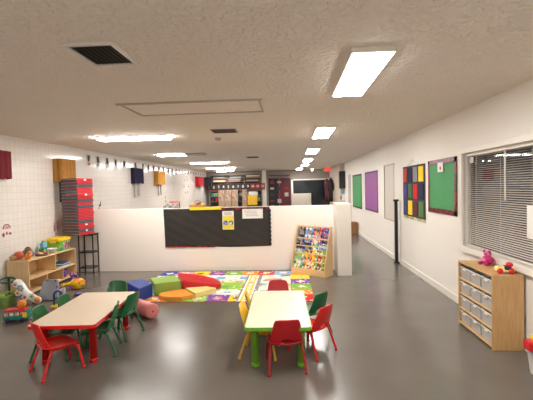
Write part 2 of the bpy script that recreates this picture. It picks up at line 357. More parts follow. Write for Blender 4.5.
# ---------------------------------------------------------------- furniture
def surf(name, fn, nu, nv, th, m, parent, skip=None, off=0, sub=1):
    bm = B(); g = [[bm.verts.new(fn(-1+2*i/nu, j/nv)) for i in range(nu+1)] for j in range(nv+1)]
    for j in range(nv):
        for i in range(nu):
            if skip and skip(-1+2*(i+.5)/nu, (j+.5)/nv): continue
            bm.faces.new((g[j][i], g[j][i+1], g[j+1][i+1], g[j+1][i]))
    for v in [v for v in bm.verts if not v.link_faces]: bm.verts.remove(v)
    o = obj(name, bm, m, parent, smooth=True)
    s = o.modifiers.new('thick', 'SOLIDIFY'); s.thickness = th; s.offset = off
    if sub: q = o.modifiers.new('smooth', 'SUBSURF'); q.levels = sub; q.render_levels = sub
    return o
def make_chair(mp, ml, label):
    t = thing('child_chair', label, 'chair')
    def seat(u, v):
        w_ = 2*v-1
        x = u*math.sqrt(max(0, 1-(.32 if w_ > 0 else .1)*w_*w_)); y = w_*math.sqrt(max(0, 1-.32*u*u))
        z = .248 + .018*(abs(u)**3) - .03*max(0, w_-.45)**1.5*1.5 + (.05*max(0, -w_-.6)**1.2 if w_ < 0 else 0) - .008
        return (x*.160, .005+y*.158, z)
    surf('seat', seat, 12, 12, .012, mp, t)
    def back(u, v):
        hw = .143-.008*v-.034*max(0, v-.3)
        e = max(0, v-.82)/.18; hw *= math.sqrt(max(0, 1-.16*e*e))
        e0 = max(0, .15-v)/.15; hw *= 1-.05*e0
        zt = v-.035*abs(u)**4*v
        return (u*hw, -.118-.082*v+.035*u*u*(1-.3*v)-.010*math.sin(v*PI), .232+.252*zt)
    surf('backrest', back, 16, 16, .012, mp, t, skip=lambda u, v: ((u/.38)**2+((v-.17)/.085)**2) < 1)
    for sx in (-1, 1):
        bm = B(); tube(bm, [(sx*.125, .10, .232), (sx*.135, .125, .215), (sx*.142, .135, .17), (sx*.155, .16, .02), (sx*.156, .162, 0)], .0115); lg = obj('leg', bm, ml, t)
        bm = B(); tube(bm, [(sx*.1555, .161, .022), (sx*.156, .162, .0)], .0145); obj('foot_cap', bm, ml, lg)
        bm = B(); tube(bm, [(sx*.125, -.07, .235), (sx*.14, -.105, .215), (sx*.146, -.12, .17), (sx*.16, -.175, .02), (sx*.161, -.178, 0)], .0115); lg = obj('leg', bm, ml, t)
        bm = B(); tube(bm, [(sx*.1598, -.1745, .022), (sx*.161, -.178, .0)], .0145); obj('foot_cap', bm, ml, lg)
    bm = B()
    for sx in (-1, 1): tube(bm, [(sx*.124, .10, .23), (sx*.122, .0, .228), (sx*.124, -.07, .232)], .009)
    tube(bm, [(-.122, .06, .228), (.122, .06, .228)], .008); tube(bm, [(-.122, -.06, .228), (.122, -.06, .228)], .008)
    obj('seat_frame', bm, ml, t)
    return t
protos = {}
def place_chair(kind, x, y, deg, label, group):
    if kind not in protos:
        mp, ml = dict(red=(M_red, M_redleg), crimson=(M_crimson, M_crimleg), green=(M_green, M_greenleg), yellow=(M_yellow, M_yelleg))[kind]
        o = protos[kind] = make_chair(mp, ml, label)
    else: o = copy_tree(protos[kind])
    o['label'] = label; o['group'] = group; o.location = (x, y, 0); o.rotation_euler.z = R(deg)
g1 = 'small chairs around the green-edged table'; g2 = 'small chairs around the red-edged table'
place_chair('crimson', -.085, 3.355, 9, 'dark red child chair at the near end of the green-edged table', g1)
place_chair('crimson', -.18, 4.37, 180, 'dark red child chair at the far end of the green-edged table', g1)
place_chair('red', .17, 3.68, 51, 'red child chair turned askew at the right side of the green-edged table', g1)
place_chair('green', .17, 4.13, 48, 'dark green child chair behind the askew red chair, right of the green-edged table', g1)
place_chair('yellow', -.325, 3.62, -95, 'yellow child chair at the left of the green-edged table, nearer of two', g1)
place_chair('yellow', -.32, 4.03, -82, 'yellow child chair at the left of the green-edged table, farther of two', g1)
place_chair('red', -2.14, 3.25, -38, 'bright red child chair at the near corner of the red-edged table', g2)
place_chair('green', -2.34, 3.56, -84, 'dark green child chair on the left of the red-edged table, nearer one', g2)
place_chair('green', -2.34, 3.95, -88, 'dark green child chair on the left of the red-edged table, farther one', g2)
place_chair('green', -1.95, 3.62, 107, 'dark green child chair on the right of the red-edged table, nearer one', g2)
place_chair('green', -1.93, 4.07, 78, 'dark green child chair on the right of the red-edged table, farther one', g2)
place_chair('green', -2.19, 4.40, 180, 'dark green child chair at the far end of the red-edged table', g2)
def rrect(w_, d_, r_, n=6):
    pts = []
    for cx, cy, a0 in ((w_/2-r_, d_/2-r_, 0), (-w_/2+r_, d_/2-r_, 90), (-w_/2+r_, -d_/2+r_, 180), (w_/2-r_, -d_/2+r_, 270)):
        for k in range(n+1): a = R(a0+90*k/n); pts.append((cx+r_*math.cos(a), cy+r_*math.sin(a)))
    return pts
def table(label, x, y, rz, w_, d_, me, ml, inset):
    t = thing('activity_table', label, 'table', (x, y, 0), rz)
    bm = B(); prism(bm, rrect(w_-.02, d_-.02, .03), .377, .4015); obj('tabletop', bm, M_lam, t)
    bm = B(); po = rrect(w_, d_, .04); pi_ = rrect(w_-.022, d_-.022, .031)
    for z0, z1 in ((.370, .399),):
        a = [bm.verts.new((u, v, z0)) for u, v in po]; b = [bm.verts.new((u, v, z1)) for u, v in po]
        c = [bm.verts.new((u, v, z0)) for u, v in pi_]; d = [bm.verts.new((u, v, z1)) for u, v in pi_]
        k = len(po)
        for i in range(k):
            j = (i+1) % k
            bm.faces.new((a[i], a[j], b[j], b[i])); bm.faces.new((c[j], c[i], d[i], d[j])); bm.faces.new((b[i], b[j], d[j], d[i])); bm.faces.new((a[j], a[i], c[i], c[j]))
    obj('edge_band', bm, me, t)
    for sx in (-1, 1):
        for sy in (-1, 1):
            bm = B(); lathe(bm, [(.032, .03), (.032, .37), (.045, .374), (.045, .377)], (sx*(w_/2-inset), sy*(d_/2-inset-.06), 0), 18)
            lg = obj('leg', bm, ml, t)
            bm = B(); lathe(bm, [(.033, 0), (.037, .004), (.037, .03), (.035, .036), (.032, .037)], (sx*(w_/2-inset), sy*(d_/2-inset-.06), 0), 18); obj('foot_cap', bm, ml, lg)
table('rectangular child table with pale top and lime green edge and legs', -.155, 3.79, R(1.5), .585, 1.17, M_lime, M_lime, .085)
table('rectangular child table with pale top and red edge and legs', -2.145, 3.8, R(4), .63, 1.12, M_red, M_redleg, .09)

# cubby with bins -----------------------------------------------------------
cx, cy, cw, cd, chh = 2.03, 4.055, .29, .735, .725
t = thing('storage_cubby', 'maple cubby unit of twelve bin holes under the window', 'shelf unit', (cx, cy, 0))
t18 = .018
boxobj('side_panel', (0, -cd/2+t18/2, chh/2), (cw, t18, chh), M_maple, t, .002); boxobj('side_panel', (0, cd/2-t18/2, chh/2), (cw, t18, chh), M_maple, t, .002)
boxobj('top_panel', (0, 0, chh-t18/2), (cw, cd-2*t18-.001, t18), M_mapleY, t, .002); boxobj('back_panel', (cw/2-.006, 0, chh/2), (.01, cd-2*t18-.001, chh-2*t18), M_maple, t, 0)
boxobj('base_panel', (0, 0, .03), (cw, cd-2*t18-.001, t18), M_mapleY, t, .002)
rh = (chh-.04-t18)/4
for k in range(1, 4): boxobj('shelf', (-.006, 0, .03+rh*k), (cw-.016, cd-2*t18-.001, .014), M_mapleY, t, .002)
bw = (cd-2*t18)/3
M_bin = mat('clear_bin', rgb(216, 212, 206), .25, alpha=.62, spec=.4); M_rim = mat('bin_rim', rgb(226, 222, 216), .3)
def make_bin():
    b = empty('storage_bin')
    bm = B(); wy, dx, hh = bw-.02, cw-.05, .118
    pr = [(dx/2*.93, wy/2*.88, 0), (dx/2, wy/2, hh)]
    lo = [bm.verts.new((sx*pr[0][0], sy*pr[0][1], 0)) for sx, sy in ((-1, -1), (1, -1), (1, 1), (-1, 1))]
    hi = [bm.verts.new((sx*pr[1][0], sy*pr[1][1], hh)) for sx, sy in ((-1, -1), (1, -1), (1, 1), (-1, 1))]
    bm.faces.new(lo[::-1])
    for k in range(4): bm.faces.new((lo[k], lo[(k+1) % 4], hi[(k+1) % 4], hi[k]))
    o = obj('tub', bm, M_bin, b); s = o.modifiers.new('thick', 'SOLIDIFY'); s.thickness = .003; s.offset = -1
    bm = B()
    for s in (-1, 1): bx(bm, (s*(dx/2-.001), 0, hh+.003), (.014, wy+.006, .01)); bx(bm, (0, s*(wy/2-.001), hh+.003), (dx-.016, .01, .01))
    obj('rim', bm, M_rim, b, .002)
    bm = B(); bx(bm, (-dx/2-.006, 0, hh-.012), (.012, .06, .014)); obj('handle', bm, M_rim, b, .003)
    return b
pb = make_bin()
rown = ['bottom', 'second lowest', 'second highest', 'top']; coln = ['nearest', 'middle', 'farthest']
for r_ in range(4):
    for c_ in range(3):
        b = pb if r_ == c_ == 0 else copy_tree(pb)
        tag(b, 'translucent bin in the maple cubby, %s row, %s column' % (rown[r_], coln[c_]), 'bin', 'bins in the maple cubby')
        b.location = (cx-.012, cy-cd/2+t18+bw*(c_+.5), .03+(rh*r_)+(.0092 if r_ == 0 else .0075))
        cm = cover('bin_toys_%d' % ((r_*3+c_) % 4), [[C['tan'], C['grey'], C['cream']], [C['cream'], C['sky'], C['grey']], [C['brown'], C['grey'], C['tan']], [C['grey'], C['cream'], C['pink']]][(r_*3+c_) % 4], 30)
        bm = B()
        for q in range(9): bx(bm, (random.uniform(-.07, .07), random.uniform(-.07, .07), .016+.018*(q % 3)), (.05, .06, .022), rz=random.uniform(0, 3), bev=.004)
        o = obj('loose_toys', bm, cm); o.location = b.location; o['kind'] = 'stuff'
        tag(o, 'small toys inside the cubby bin, %s row, %s column' % (rown[r_], coln[c_]), 'toys', None, 'stuff')
# pink bag toy and vehicle on the cubby
t = thing('toy_doll', 'magenta plush doll slumped on the far end of the maple cubby', 'toy', (2.08, 4.16, chh+.001), R(20))
mg = mat('magenta_plush', C['magenta'], .8); pk = mat('pink_plush', rgb(226, 120, 170), .8)
bm = B(); ball(bm, (0, 0, .05), (.062, .065, .05)); obj('body', bm, mg, t)
bm = B(); ball(bm, (0, 0, .118), (.036, .038, .034)); obj('head', bm, pk, t)
for s in (-1, 1):
    bm = B(); ball(bm, (-.01, s*.032, .142), (.014, .016, .018)); obj('ear', bm, mg, t)
    bm = B(); ball(bm, (-.055, s*.04, .02), (.03, .018, .018)); obj('foot', bm, mg, t)
bm = B()
for s in (-1, 1): ball(bm, (-.034, s*.013, .122), .006)
ball(bm, (-.036, 0, .112), .005); obj('face', bm, P('black'), t)
bm = B(); ball(bm, (-.055, 0, .06), (.012, .035, .022)); obj('belly_patch', bm, pk, t)
t = thing('toy_car', 'yellow toy car with red wheels and roof on top of the cubby', 'toy car', (2.045, 3.775, chh+.001), R(-14))
bm = B(); bx(bm, (0, 0, .034), (.16, .085, .03), bev=.01); bx(bm, (-.03, 0, .055), (.09, .07, .025), bev=.01); obj('body', bm, mat('pale_yellow', rgb(244, 226, 150), .4), t)
bm = B(); bx(bm, (.02, 0, .05), (.06, .086, .04), bev=.008); obj('cab', bm, P('navy'), t)
bm = B(); ball(bm, (.04, 0, .083), (.033, .04, .026)); obj('roof', bm, M_red, t)
for sx in (-1, 1):
    for sy in (-1, 1):
        bm = B(); lathe(bm, [(.0, -.011), (.024, -.011), (.027, 0), (.024, .011), (.0, .011)], (sx*.05, sy*.046, .027), 14, mtx=Matrix.Rotation(R(90), 4, 'X')); obj('wheel', bm, M_red, t)
# toy tub at right bottom
t = thing('toy_tub', 'clear plastic tub of toys at the lower right beside the cubby', 'tub', (2.07, 3.14, 0))
bm = B(); lo = rrect(.2, .28, .03); hi = rrect(.235, .32, .035)
a = [bm.verts.new((u, v, .002)) for u, v in lo]; b = [bm.verts.new((u, v, .2)) for u, v in hi]
bm.faces.new(a[::-1])
for i in range(len(a)): bm.faces.new((a[i], a[(i+1) % len(a)], b[(i+1) % len(a)], b[i]))
o = obj('tub', bm, mat('milky_tub', rgb(232, 226, 222), .3, alpha=.7), t); s = o.modifiers.new('thick', 'SOLIDIFY'); s.thickness = .004; s.offset = -1
bm = B(); a = [bm.verts.new((u, v, .197)) for u, v in rrect(.25, .335, .04)]; b = [bm.verts.new((u, v, .215)) for u, v in rrect(.25, .335, .04)]
c = [bm.verts.new((u, v, .197)) for u, v in rrect(.222, .305, .035)]; d = [bm.verts.new((u, v, .215)) for u, v in rrect(.222, .305, .035)]
k = len(a)
for i in range(k):
    j = (i+1) % k
    bm.faces.new((a[i], a[j], b[j], b[i])); bm.faces.new((c[j], c[i], d[i], d[j])); bm.faces.new((b[i], b[j], d[j], d[i])); bm.faces.new((a[j], a[i], c[i], c[j]))
obj('rim', bm, mat('blue_rim', rgb(70, 140, 200), .35), t)
bm = B(); bx(bm, (0, 0, .1), (.17, .24, .19), bev=.02); tag(obj('folded_cloths', bm, mat('pinkish_cloth', rgb(224, 204, 196), .8), loc=(2.07, 3.14, .002)), 'pale cloths packed inside the clear tub', 'cloth')
for i, (x, y, z, k, s) in enumerate([(-.05, .07, .24, 'red', (.07, .05, .04)), (.02, .09, .275, 'yellow', (.06, .05, .035)), (-.03, -.02, .235, 'orange', (.06, .05, .035)), (.03, -.1, .23, 'red', (.06, .05, .03)), (-.07, .11, .215, 'sky', (.05, .03, .02))]):
    bm = B(); bx(bm, (0, 0, 0), [2*q for q in s], rz=.4*i, bev=.015)
    tag(obj('toy_block', bm, P(k), loc=(2.025+x*.8, 3.15+y, z+.01)), ['large red toy block at the cubby side of the clear tub', 'yellow toy block topping the heap on the clear tub', 'orange toy block in the middle of the clear tub', 'small red toy block at the camera side of the clear tub', 'light blue toy block on the rim of the clear tub'][i], 'toy block')

# rack, shelf, stand -------------------------------------------------------
# left shelf unit x -4.45..-4.1, y 5.6..6.9, h .55, open to +x
lx, ly0, ly1, lh, ld = -4.285, 5.6, 6.9, .55, .36
t = thing('toy_shelf', 'low birch shelf unit against the tiled wall holding toys', 'shelf unit', (lx, (ly0+ly1)/2, 0))
Lh = (ly1-ly0)
for s in (-1, 1): boxobj('side_panel', (0, s*(Lh/2-.009), lh/2), (ld, .018, lh), M_birch, t, .002)
boxobj('top_panel', (0, 0, lh-.009), (ld, Lh-.037, .018), M_birchY, t, .002)
boxobj('back_panel', (-ld/2+.005, 0, lh/2), (.008, Lh-.037, lh-.04), M_birchY, t, 0)
boxobj('shelf', (.005, 0, .25), (ld-.014, Lh-.037, .018), M_birchY, t, .002)
boxobj('base_panel', (.005, 0, .04), (ld-.014, Lh-.037, .018), M_birchY, t, .002)
boxobj('divider', (.004, 0.03, .396), (ld-.016, .016, .27), M_birch, t, .001)
for y in (-.2, .24): boxobj('divider', (.004, y, .145), (ld-.016, .016, .19), M_birch, t, .001)
zt = lh+.001
def blob_toy(name, label, cat, loc, parts, rz=0, group=None):
    t = thing(name, label, cat, loc, rz, group)
    for (nm, shape, c, s, m_) in parts:
        bm = B()
        if shape == 'ball': ball(bm, c, s)
        elif shape == 'box': bx(bm, c, s, bev=min(s)*.2)
        elif shape == 'cyl': lathe(bm, [(s[0], 0), (s[0]*1.0, s[1])] if len(s) == 2 else [(s[0], 0), (s[2], s[1])], c, 18)
        elif shape == 'ring':
            pts = [(c[0]+s[0]*math.cos(a*PI/12), c[1], c[2]+s[0]*math.sin(a*PI/12)) for a in range(25)]; tube(bm, pts, s[1], 8, caps=False)
        obj(nm, bm, m_, t)
    return t
X0 = -4.28
def sized(o, *k): o.scale = k if len(k) == 3 else (k[0],)*3; return o
sized(blob_toy('toy_doll', 'brown-haired doll lying on the near end of the low shelf', 'doll', (X0-.03, 5.72, zt), [('head', 'ball', (.08, .06, .05), (.045, .045, .045), P('tan')), ('hair', 'ball', (.06, .08, .075), (.05, .055, .045), P('brown')), ('body', 'ball', (-.02, -.02, .05), (.07, .06, .045), mat('terracotta', rgb(200, 96, 60), .6)), ('leg', 'ball', (-.09, -.06, .03), (.05, .025, .025), P('tan')), ('leg', 'ball', (-.06, -.085, .03), (.05, .025, .025), P('tan'))]), 1.1, 1.0, 1.45)
sized(blob_toy('toy_animal', 'orange stuffed animal beside the doll on the low shelf', 'toy', (X0+.09, 5.70, zt), [('body', 'ball', (0, 0, .035), (.05, .045, .034), P('orange')), ('head', 'ball', (.05, -.02, .05), (.03, .03, .03), P('orange')), ('ear', 'ball', (.05, -.04, .08), (.01, .008, .012), P('brown')), ('ear', 'ball', (.05, 0, .08), (.01, .008, .012), P('brown'))]), .9, .9, 1.3)
blob_toy('toy_car', 'red toy car at the wall side of the low shelf near end', 'toy car', (X0-.115, 5.68, zt), [('body', 'box', (0, 0, .045), (.08, .06, .04), P('red')), ('cab', 'box', (0, 0, .08), (.045, .05, .03), P('grey')), ('wheel', 'ball', (-.03, -.03, .02), (.02, .01, .02), P('black')), ('wheel', 'ball', (.03, -.03, .02), (.02, .01, .02), P('black')), ('wheel', 'ball', (.03, .03, .02), (.02, .01, .02), P('black')), ('wheel', 'ball', (-.03, .03, .02), (.02, .01, .02), P('black'))])
sized(blob_toy('toy_bundle', 'grey soft toy bundle leaning behind the doll on the low shelf', 'toy', (X0-.02, 5.87, zt), [('body', 'ball', (0, 0, .05), (.08, .05, .05), P('grey')), ('strap', 'ring', (0, 0, .07), (.045, .008), P('brown'))]), 1.3, 1, 1.5)
# round tray of toys
t = thing('toy_tray', 'round grey tray holding plastic play food on the low shelf', 'tray', (X0+.06, 6.08, zt))
bm = B(); lathe(bm, [(.085, 0), (.105, .035), (.11, .036), (.1, .03), (.082, .006)], n=24); obj('tray', bm, mat('lilac_grey', rgb(128, 104, 132), .4), t)
for i, (u, v, z, k) in enumerate([(.03, -.04, .045, 'yellow'), (-.03, .0, .05, 'yellow'), (.04, .04, .045, 'magenta'), (-.02, -.06, .045, 'purple'), (-.05, .05, .045, 'red')]):
    bm = B(); ball(bm, (0, 0, 0), (.034, .03, .022)); tag(obj('play_food', bm, P(k), loc=(X0+.06+u, 6.08+v, zt+z-.015)), ['yellow play food nearest the room in the round grey tray', 'yellow play food in the middle of the round grey tray', 'magenta play food in the round grey tray', 'purple play food in the round grey tray', 'red play food in the round grey tray'][i], 'play food')
t = thing('plastic_cup', 'pale grey-white plastic basin between tray and yellow-lidded tub', 'basin', (X0+.1, 6.31, zt))
bm = B(); lathe(bm, [(.05, 0), (.068, .08), (.074, .082), (.07, .078), (.05, .008)], n=24); obj('bowl', bm, mat('pale_blue_plastic', rgb(200, 212, 222), .35), t)
bm = B(); pts = [(.074*math.cos(a*PI/12), .074*math.sin(a*PI/12), .081) for a in range(25)]; tube(bm, pts, .005, 8, caps=False); obj('rim', bm, M_white, t)
sized(blob_toy('toy_train', 'blue and green upright toy standing behind the pale basin', 'toy', (X0-.09, 6.36, zt), [('base', 'box', (0, 0, .04), (.09, .14, .075), P('teal')), ('face', 'box', (0.0, 0, .12), (.07, .11, .08), mat('plain_sky', C['sky'])), ('top', 'ball', (0, 0, .165), (.03, .05, .025), P('green')), ('wheel', 'ball', (.048, -.04, .035), (.012, .026, .026), P('yellow')), ('wheel', 'ball', (.048, .04, .035), (.012, .026, .026), P('yellow'))]), 1, 1, 1.15)
t = sized(thing('toy_bin', 'green toy bin with a yellow lid at the far end of the low shelf', 'bin', (X0, 6.66, zt)), 1, 1, 1.2)
bm = B(); prism(bm, rrect(.26, .34, .04), 0, .15); obj('tub', bm, cover('green_bin_print', [C['green'], C['lime'], C['green'], C['teal']], 8), t, .006)
bm = B(); bx(bm, (.134, .02, .075), (.006, .2, .11), bev=.002); obj('picture_label', bm, cover('bin_label', [C['sky'], C['teal'], C['red'], C['cream'], C['tan']], 26), t)
bm = B(); prism(bm, rrect(.29, .37, .05), .15, .185)
for u in range(3):
    for v in range(4): lathe(bm, [(.022, .185), (.022, .2)], (-.08+.08*u, -.12+.08*v, 0), 12)
prism(bm, rrect(.24, .3, .05), .184, .188)
obj('lid', bm, P('yellow'), t, .006)
for s in (-1, 1):
    bm = B(); bx(bm, (0, s*.183, .14), (.1, .02, .03), bev=.004); obj('handle', bm, P('yellow'), t)
# inside shelf: books
for i, (k, z) in enumerate([('white', 0), ('sky', .014), ('teal', .028), ('white', .042), ('blue', .056)]):
    bm = B(); bx(bm, (0, 0, .006), (.2, .26, .012), rz=.08*(i-2), bev=.002)
    tag(obj('picture_book', bm, P(k), loc=(X0+.04, 6.6+.01*i, .26+z)), 'thin %s book, %s in the pile on the low shelf' % (k, ['lowest', 'second lowest', 'in the middle', 'second from top', 'topmost'][i]), 'book', 'books piled in the low shelf')
blob_toy('toy_dinosaur', 'purple toy standing in the lower bay of the low shelf', 'toy', (X0+.11, 6.62, .0505), [('body', 'ball', (0, 0, .06), (.045, .06, .055), P('purple')), ('head', 'ball', (.02, -.05, .12), (.03, .035, .03), P('purple')), ('wing', 'box', (0, .05, .12), (.02, .03, .08), P('purple'))])

# black metal stand with stack of rest mats
t = thing('wire_stand', 'black metal three-tier stand against the half wall', 'stand', (-3.99, 7.15, 0))
for sx in (-1, 1):
    for sy in (-1, 1):
        bm = B(); bx(bm, (sx*.14, sy*.1, .39), (.02, .02, .78)); obj('leg', bm, M_black, t, .002)
for z in (.13, .43, .765):
    bm = B()
    for s in (-1, 1): bx(bm, (0, s*.1, z), (.26, .018, .02)); bx(bm, (s*.14, 0, z), (.018, .18, .02))
    for k in range(5): bx(bm, (-.1+.05*k, 0, z), (.006, .182, .006))
    if z > .7: bx(bm, (0, 0, .785), (.31, .23, .01))
    obj('tier', bm, M_black, t)
M_mr = mat('red_vinyl', rgb(200, 40, 50), .35); M_ms = mat('slate_vinyl', rgb(70, 88, 98), .35); M_me = mat('grey_mat_edge', rgb(72, 64, 66), .6); M_mp = mat('pink_piping', rgb(214, 120, 130), .5)
z = .7915; cnt = 19
kinds = 'rsrrsrrrrsrsrrrrsrr'
order = ['lowest', 'second lowest', 'third lowest', 'fourth lowest', 'fifth lowest', 'sixth lowest', 'seventh lowest', 'eighth lowest', 'ninth lowest', 'middle', 'ninth from the top', 'eighth from the top', 'seventh from the top', 'sixth from the top', 'fifth from the top', 'fourth from the top', 'third from the top', 'second from the top', 'topmost']
for i in range(cnt):
    h = .0565; k = kinds[i]
    t = thing('rest_mat', 'folded %s vinyl rest mat, %s in the tall stack' % ('red' if k == 'r' else 'slate blue', order[i]), 'rest mat', (-4.085+random.uniform(-.008, .008), 7.0, z), R(75+random.uniform(-1.5, 1.5)), 'stack of folded rest mats')
    mm = M_mr if k == 'r' else M_ms
    bm = B(); bx(bm, (0, 0, h*.25), (.385, .385, h*.46), bev=.008); bx(bm, (0, 0, h*.74), (.385, .385, h*.46), bev=.008); obj('fold', bm, mm, t)
    # open ends (left faces) grey with piping
    bm = B(); bx(bm, (-.1935, 0, h*.25), (.006, .377, h*.42)); bx(bm, (-.1935, 0, h*.74), (.006, .377, h*.42)); obj('end_panel', bm, M_me, t)
    bm = B(); tube(bm, [(-.196, -.185, h*.5), (-.196, .185, h*.5)], .007, 6)
    for q in t.children: pass
    obj('piping', bm, M_mp if i % 2 else M_grey, t)
    if i in (1, 3, 13, 18):
        bm = B(); bx(bm, (.0, -.1945, h*.5), (.05, .003, h*.6), rz=0); obj('care_tag', bm, M_white, t)
    z += h

# rug ----------------------------------------------------------------------
RX0, RX1, RY0, RY1 = -2.5, .29, 5.26, 7.2
pal = [P(k, .9) for k in ('red', 'orange', 'yellow', 'green', 'purple', 'blue', 'sky', 'pink', 'cream', 'lime', 'white', 'grey', 'teal', 'magenta')]
pi = {k: i for i, k in enumerate(('red', 'orange', 'yellow', 'green', 'purple', 'blue', 'sky', 'pink', 'cream', 'lime', 'white', 'grey', 'teal', 'magenta'))}
palr = []
for k in pi:
    palr.append(mat('rug_'+k, C[k], .95, bump=.2, bscale=300))
nxr, nyr = 93, 64
def rugcol(x, y):
    u = (x-RX0)/.31; v = (y-RY0)/.323
    iu, iv = int(u), int(v); fu, fv = u-iu, v-iv
    seam = abs(x+.69)
    far = ['blue', 'pink', 'yellow', 'purple', 'green', 'orange', 'red', 'sky', 'sky']; near = ['red', 'orange', 'lime', 'lime', 'purple', 'yellow', 'lime', 'red', 'orange']
    if random.random() < .1: return random.choice(['cream', 'grey', 'white', 'tan_', 'pink'])
    motif = (fu-.5)**2*1.3+(fv-.5)**2*1.6 + .03*math.sin(9*x*7+5*y*11)
    if seam < .13 and iv < 5:
        return 'cream' if seam < .03 else ('yellow' if seam < .06 else ('white' if seam < .09 else 'grey'))
    if x > -.03:  # right column of bands
        c = ['red', 'orange', 'green', 'purple', 'yellow', 'orange'][::1][int((y-RY0)/(RY1-RY0)*6) % 6]
        return c if motif > .05 else ('lime' if c == 'yellow' else 'cream')
    if iv == 0 or iv >= 5:
        c = far[iu] if iv else near[iu]
        return c if motif > .07 else {'yellow': 'brown', 'purple': 'pink'}.get(c, 'cream')
    if x > -.56:
        s = math.sin(7*x+4*y)+math.sin(13*y-5*x)
        return 'red' if s > 1.75 else ('sky' if s > 1.1 else ('pink' if s < -1.55 else ('grey' if s < -1.2 else 'cream')))
    if iv == 1: return 'sky' if math.sin(17*x)*math.sin(20*y) > .5 else 'white'
    if iv == 2: return 'lime' if motif > .05 else ('green' if math.sin(11*x) > 0 else 'orange')
    if iv == 3:
        if fv < .35: return 'lime'
        if fv < .7: return 'pink' if math.sin(19*x) > .4 else 'cream'
        return 'cream'
    return 'sky' if math.sin(15*x+2) > .6 and fv < .6 else 'white'
pi['tan_'] = len(palr); palr.append(mat('rug_tan', C['tan'], .95))
pi['brown'] = len(palr); palr.append(mat('rug_brown', C['brown'], .95))
bm = B(); g = [[bm.verts.new((RX0+(RX1-RX0)*i/nxr, RY0+(RY1-RY0)*j/nyr, .008)) for i in range(nxr+1)] for j in range(nyr+1)]
for j in range(nyr):
    for i in range(nxr):
        f = bm.faces.new((g[j][i], g[j][i+1], g[j+1][i+1], g[j+1][i]))
        f.material_index = pi[rugcol(RX0+(RX1-RX0)*(i+.5)/nxr, RY0+(RY1-RY0)*(j+.5)/nyr)]
bx(bm, ((RX0+RX1)/2, (RY0+RY1)/2, .0037), (RX1-RX0, RY1-RY0, .0074))
tag(obj('play_rug', bm, palr), 'bright patchwork play rug on the floor in front of the half wall', 'rug')

# foam climbing blocks --------------------------------------------------------
zr = .0085
def foam(name, label, poly, h, m_, rz=None, step=None, bevel=.012):
    bm = B(); prism(bm, poly, zr, h)
    if step: prism(bm, step[0], zr, step[1])
    return tag(obj(name, bm, m_, bevel=bevel, segs=3), label, 'foam block')
M_fb = mat('blue_vinyl', rgb(22, 62, 150), .4); M_fg = mat('green_vinyl', rgb(146, 182, 84), .4); M_fr = mat('foam_red', rgb(206, 34, 44), .4)
M_fo = mat('orange_vinyl', rgb(240, 158, 60), .4); M_fy = mat('pale_yellow_vinyl', rgb(246, 222, 140), .4); M_fp = mat('pink_vinyl', rgb(222, 134, 130), .45)
foam('foam_step_block', 'blue foam step block left of the green foam block', [(-2.2, 5.24), (-2.115, 5.53), (-2.41, 5.87), (-2.56, 5.62)], .2, M_fb, step=([(-2.4, 5.06), (-2.23, 5.22), (-2.59, 5.6), (-2.76, 5.44)], .1))
foam('foam_block', 'light green foam block between the blue and red ones', [(-2.085, 5.53), (-1.735, 5.71), (-1.95, 6.08), (-2.29, 5.9)], .2, M_fg)
bm = B(); poly = [(-1.72, 5.76), (-1.37, 5.84), (-1.24, 5.87), (-1.18, 5.92), (-1.165, 6.0), (-1.2, 6.12), (-1.3, 6.22), (-1.6, 6.28), (-1.94, 6.24)]
prism(bm, poly, zr, lambda x, y: .2-.11*max(0, min(1, (x+1.75)/.55)))
tag(obj('foam_wedge', bm, M_fr, bevel=.012, segs=3), 'red foam wedge sloping down to a rounded tip at the right', 'foam block')
bm = B(); poly = [(-1.99, 5.5), (-1.98, 5.4), (-1.9, 5.32), (-1.76, 5.28), (-1.6, 5.29), (-1.45, 5.41), (-1.685, 5.715), (-1.88, 5.66)]
prism(bm, poly, zr, .07); tag(obj('foam_mat', bm, M_fo, bevel=.01, segs=3), 'low orange half-round foam mat in front of the green block', 'foam block')
bm = B(); poly = [(-1.435, 5.42), (-1.18, 5.71), (-1.36, 5.81), (-1.67, 5.725)]
prism(bm, poly, zr, .085); o = obj('foam_mat', bm, M_fy, bevel=.01, segs=3); tag(o, 'low pale yellow foam mat adjoining the orange one', 'foam block')
# pink cylinder, axis roughly from camera-left far to near right
ax = Vector((.78, -.62, 0)).normalized()
t = thing('foam_roll', 'pink foam roll lying on the floor beside the red-edged table', 'foam block', (-1.94, 4.72, 0), math.atan2(ax.y, ax.x))
bm = B(); r_ = .093; prof = [(0, -.24), (r_-.01, -.24), (r_, -.23), (r_, .23), (r_-.01, .24), (.016, .24), (.016, .2), (0, .2)]
lathe(bm, prof[1:6], (0, 0, r_), 28, mtx=Matrix.Rotation(R(90), 4, 'Y')); obj('roll', bm, M_fp, t)
bm = B(); lathe(bm, [(.012, 0), (.012, .002)], (.2402, 0, r_), 12, mtx=Matrix.Rotation(R(90), 4, 'Y')); obj('air_hole', bm, P('brown'), t)

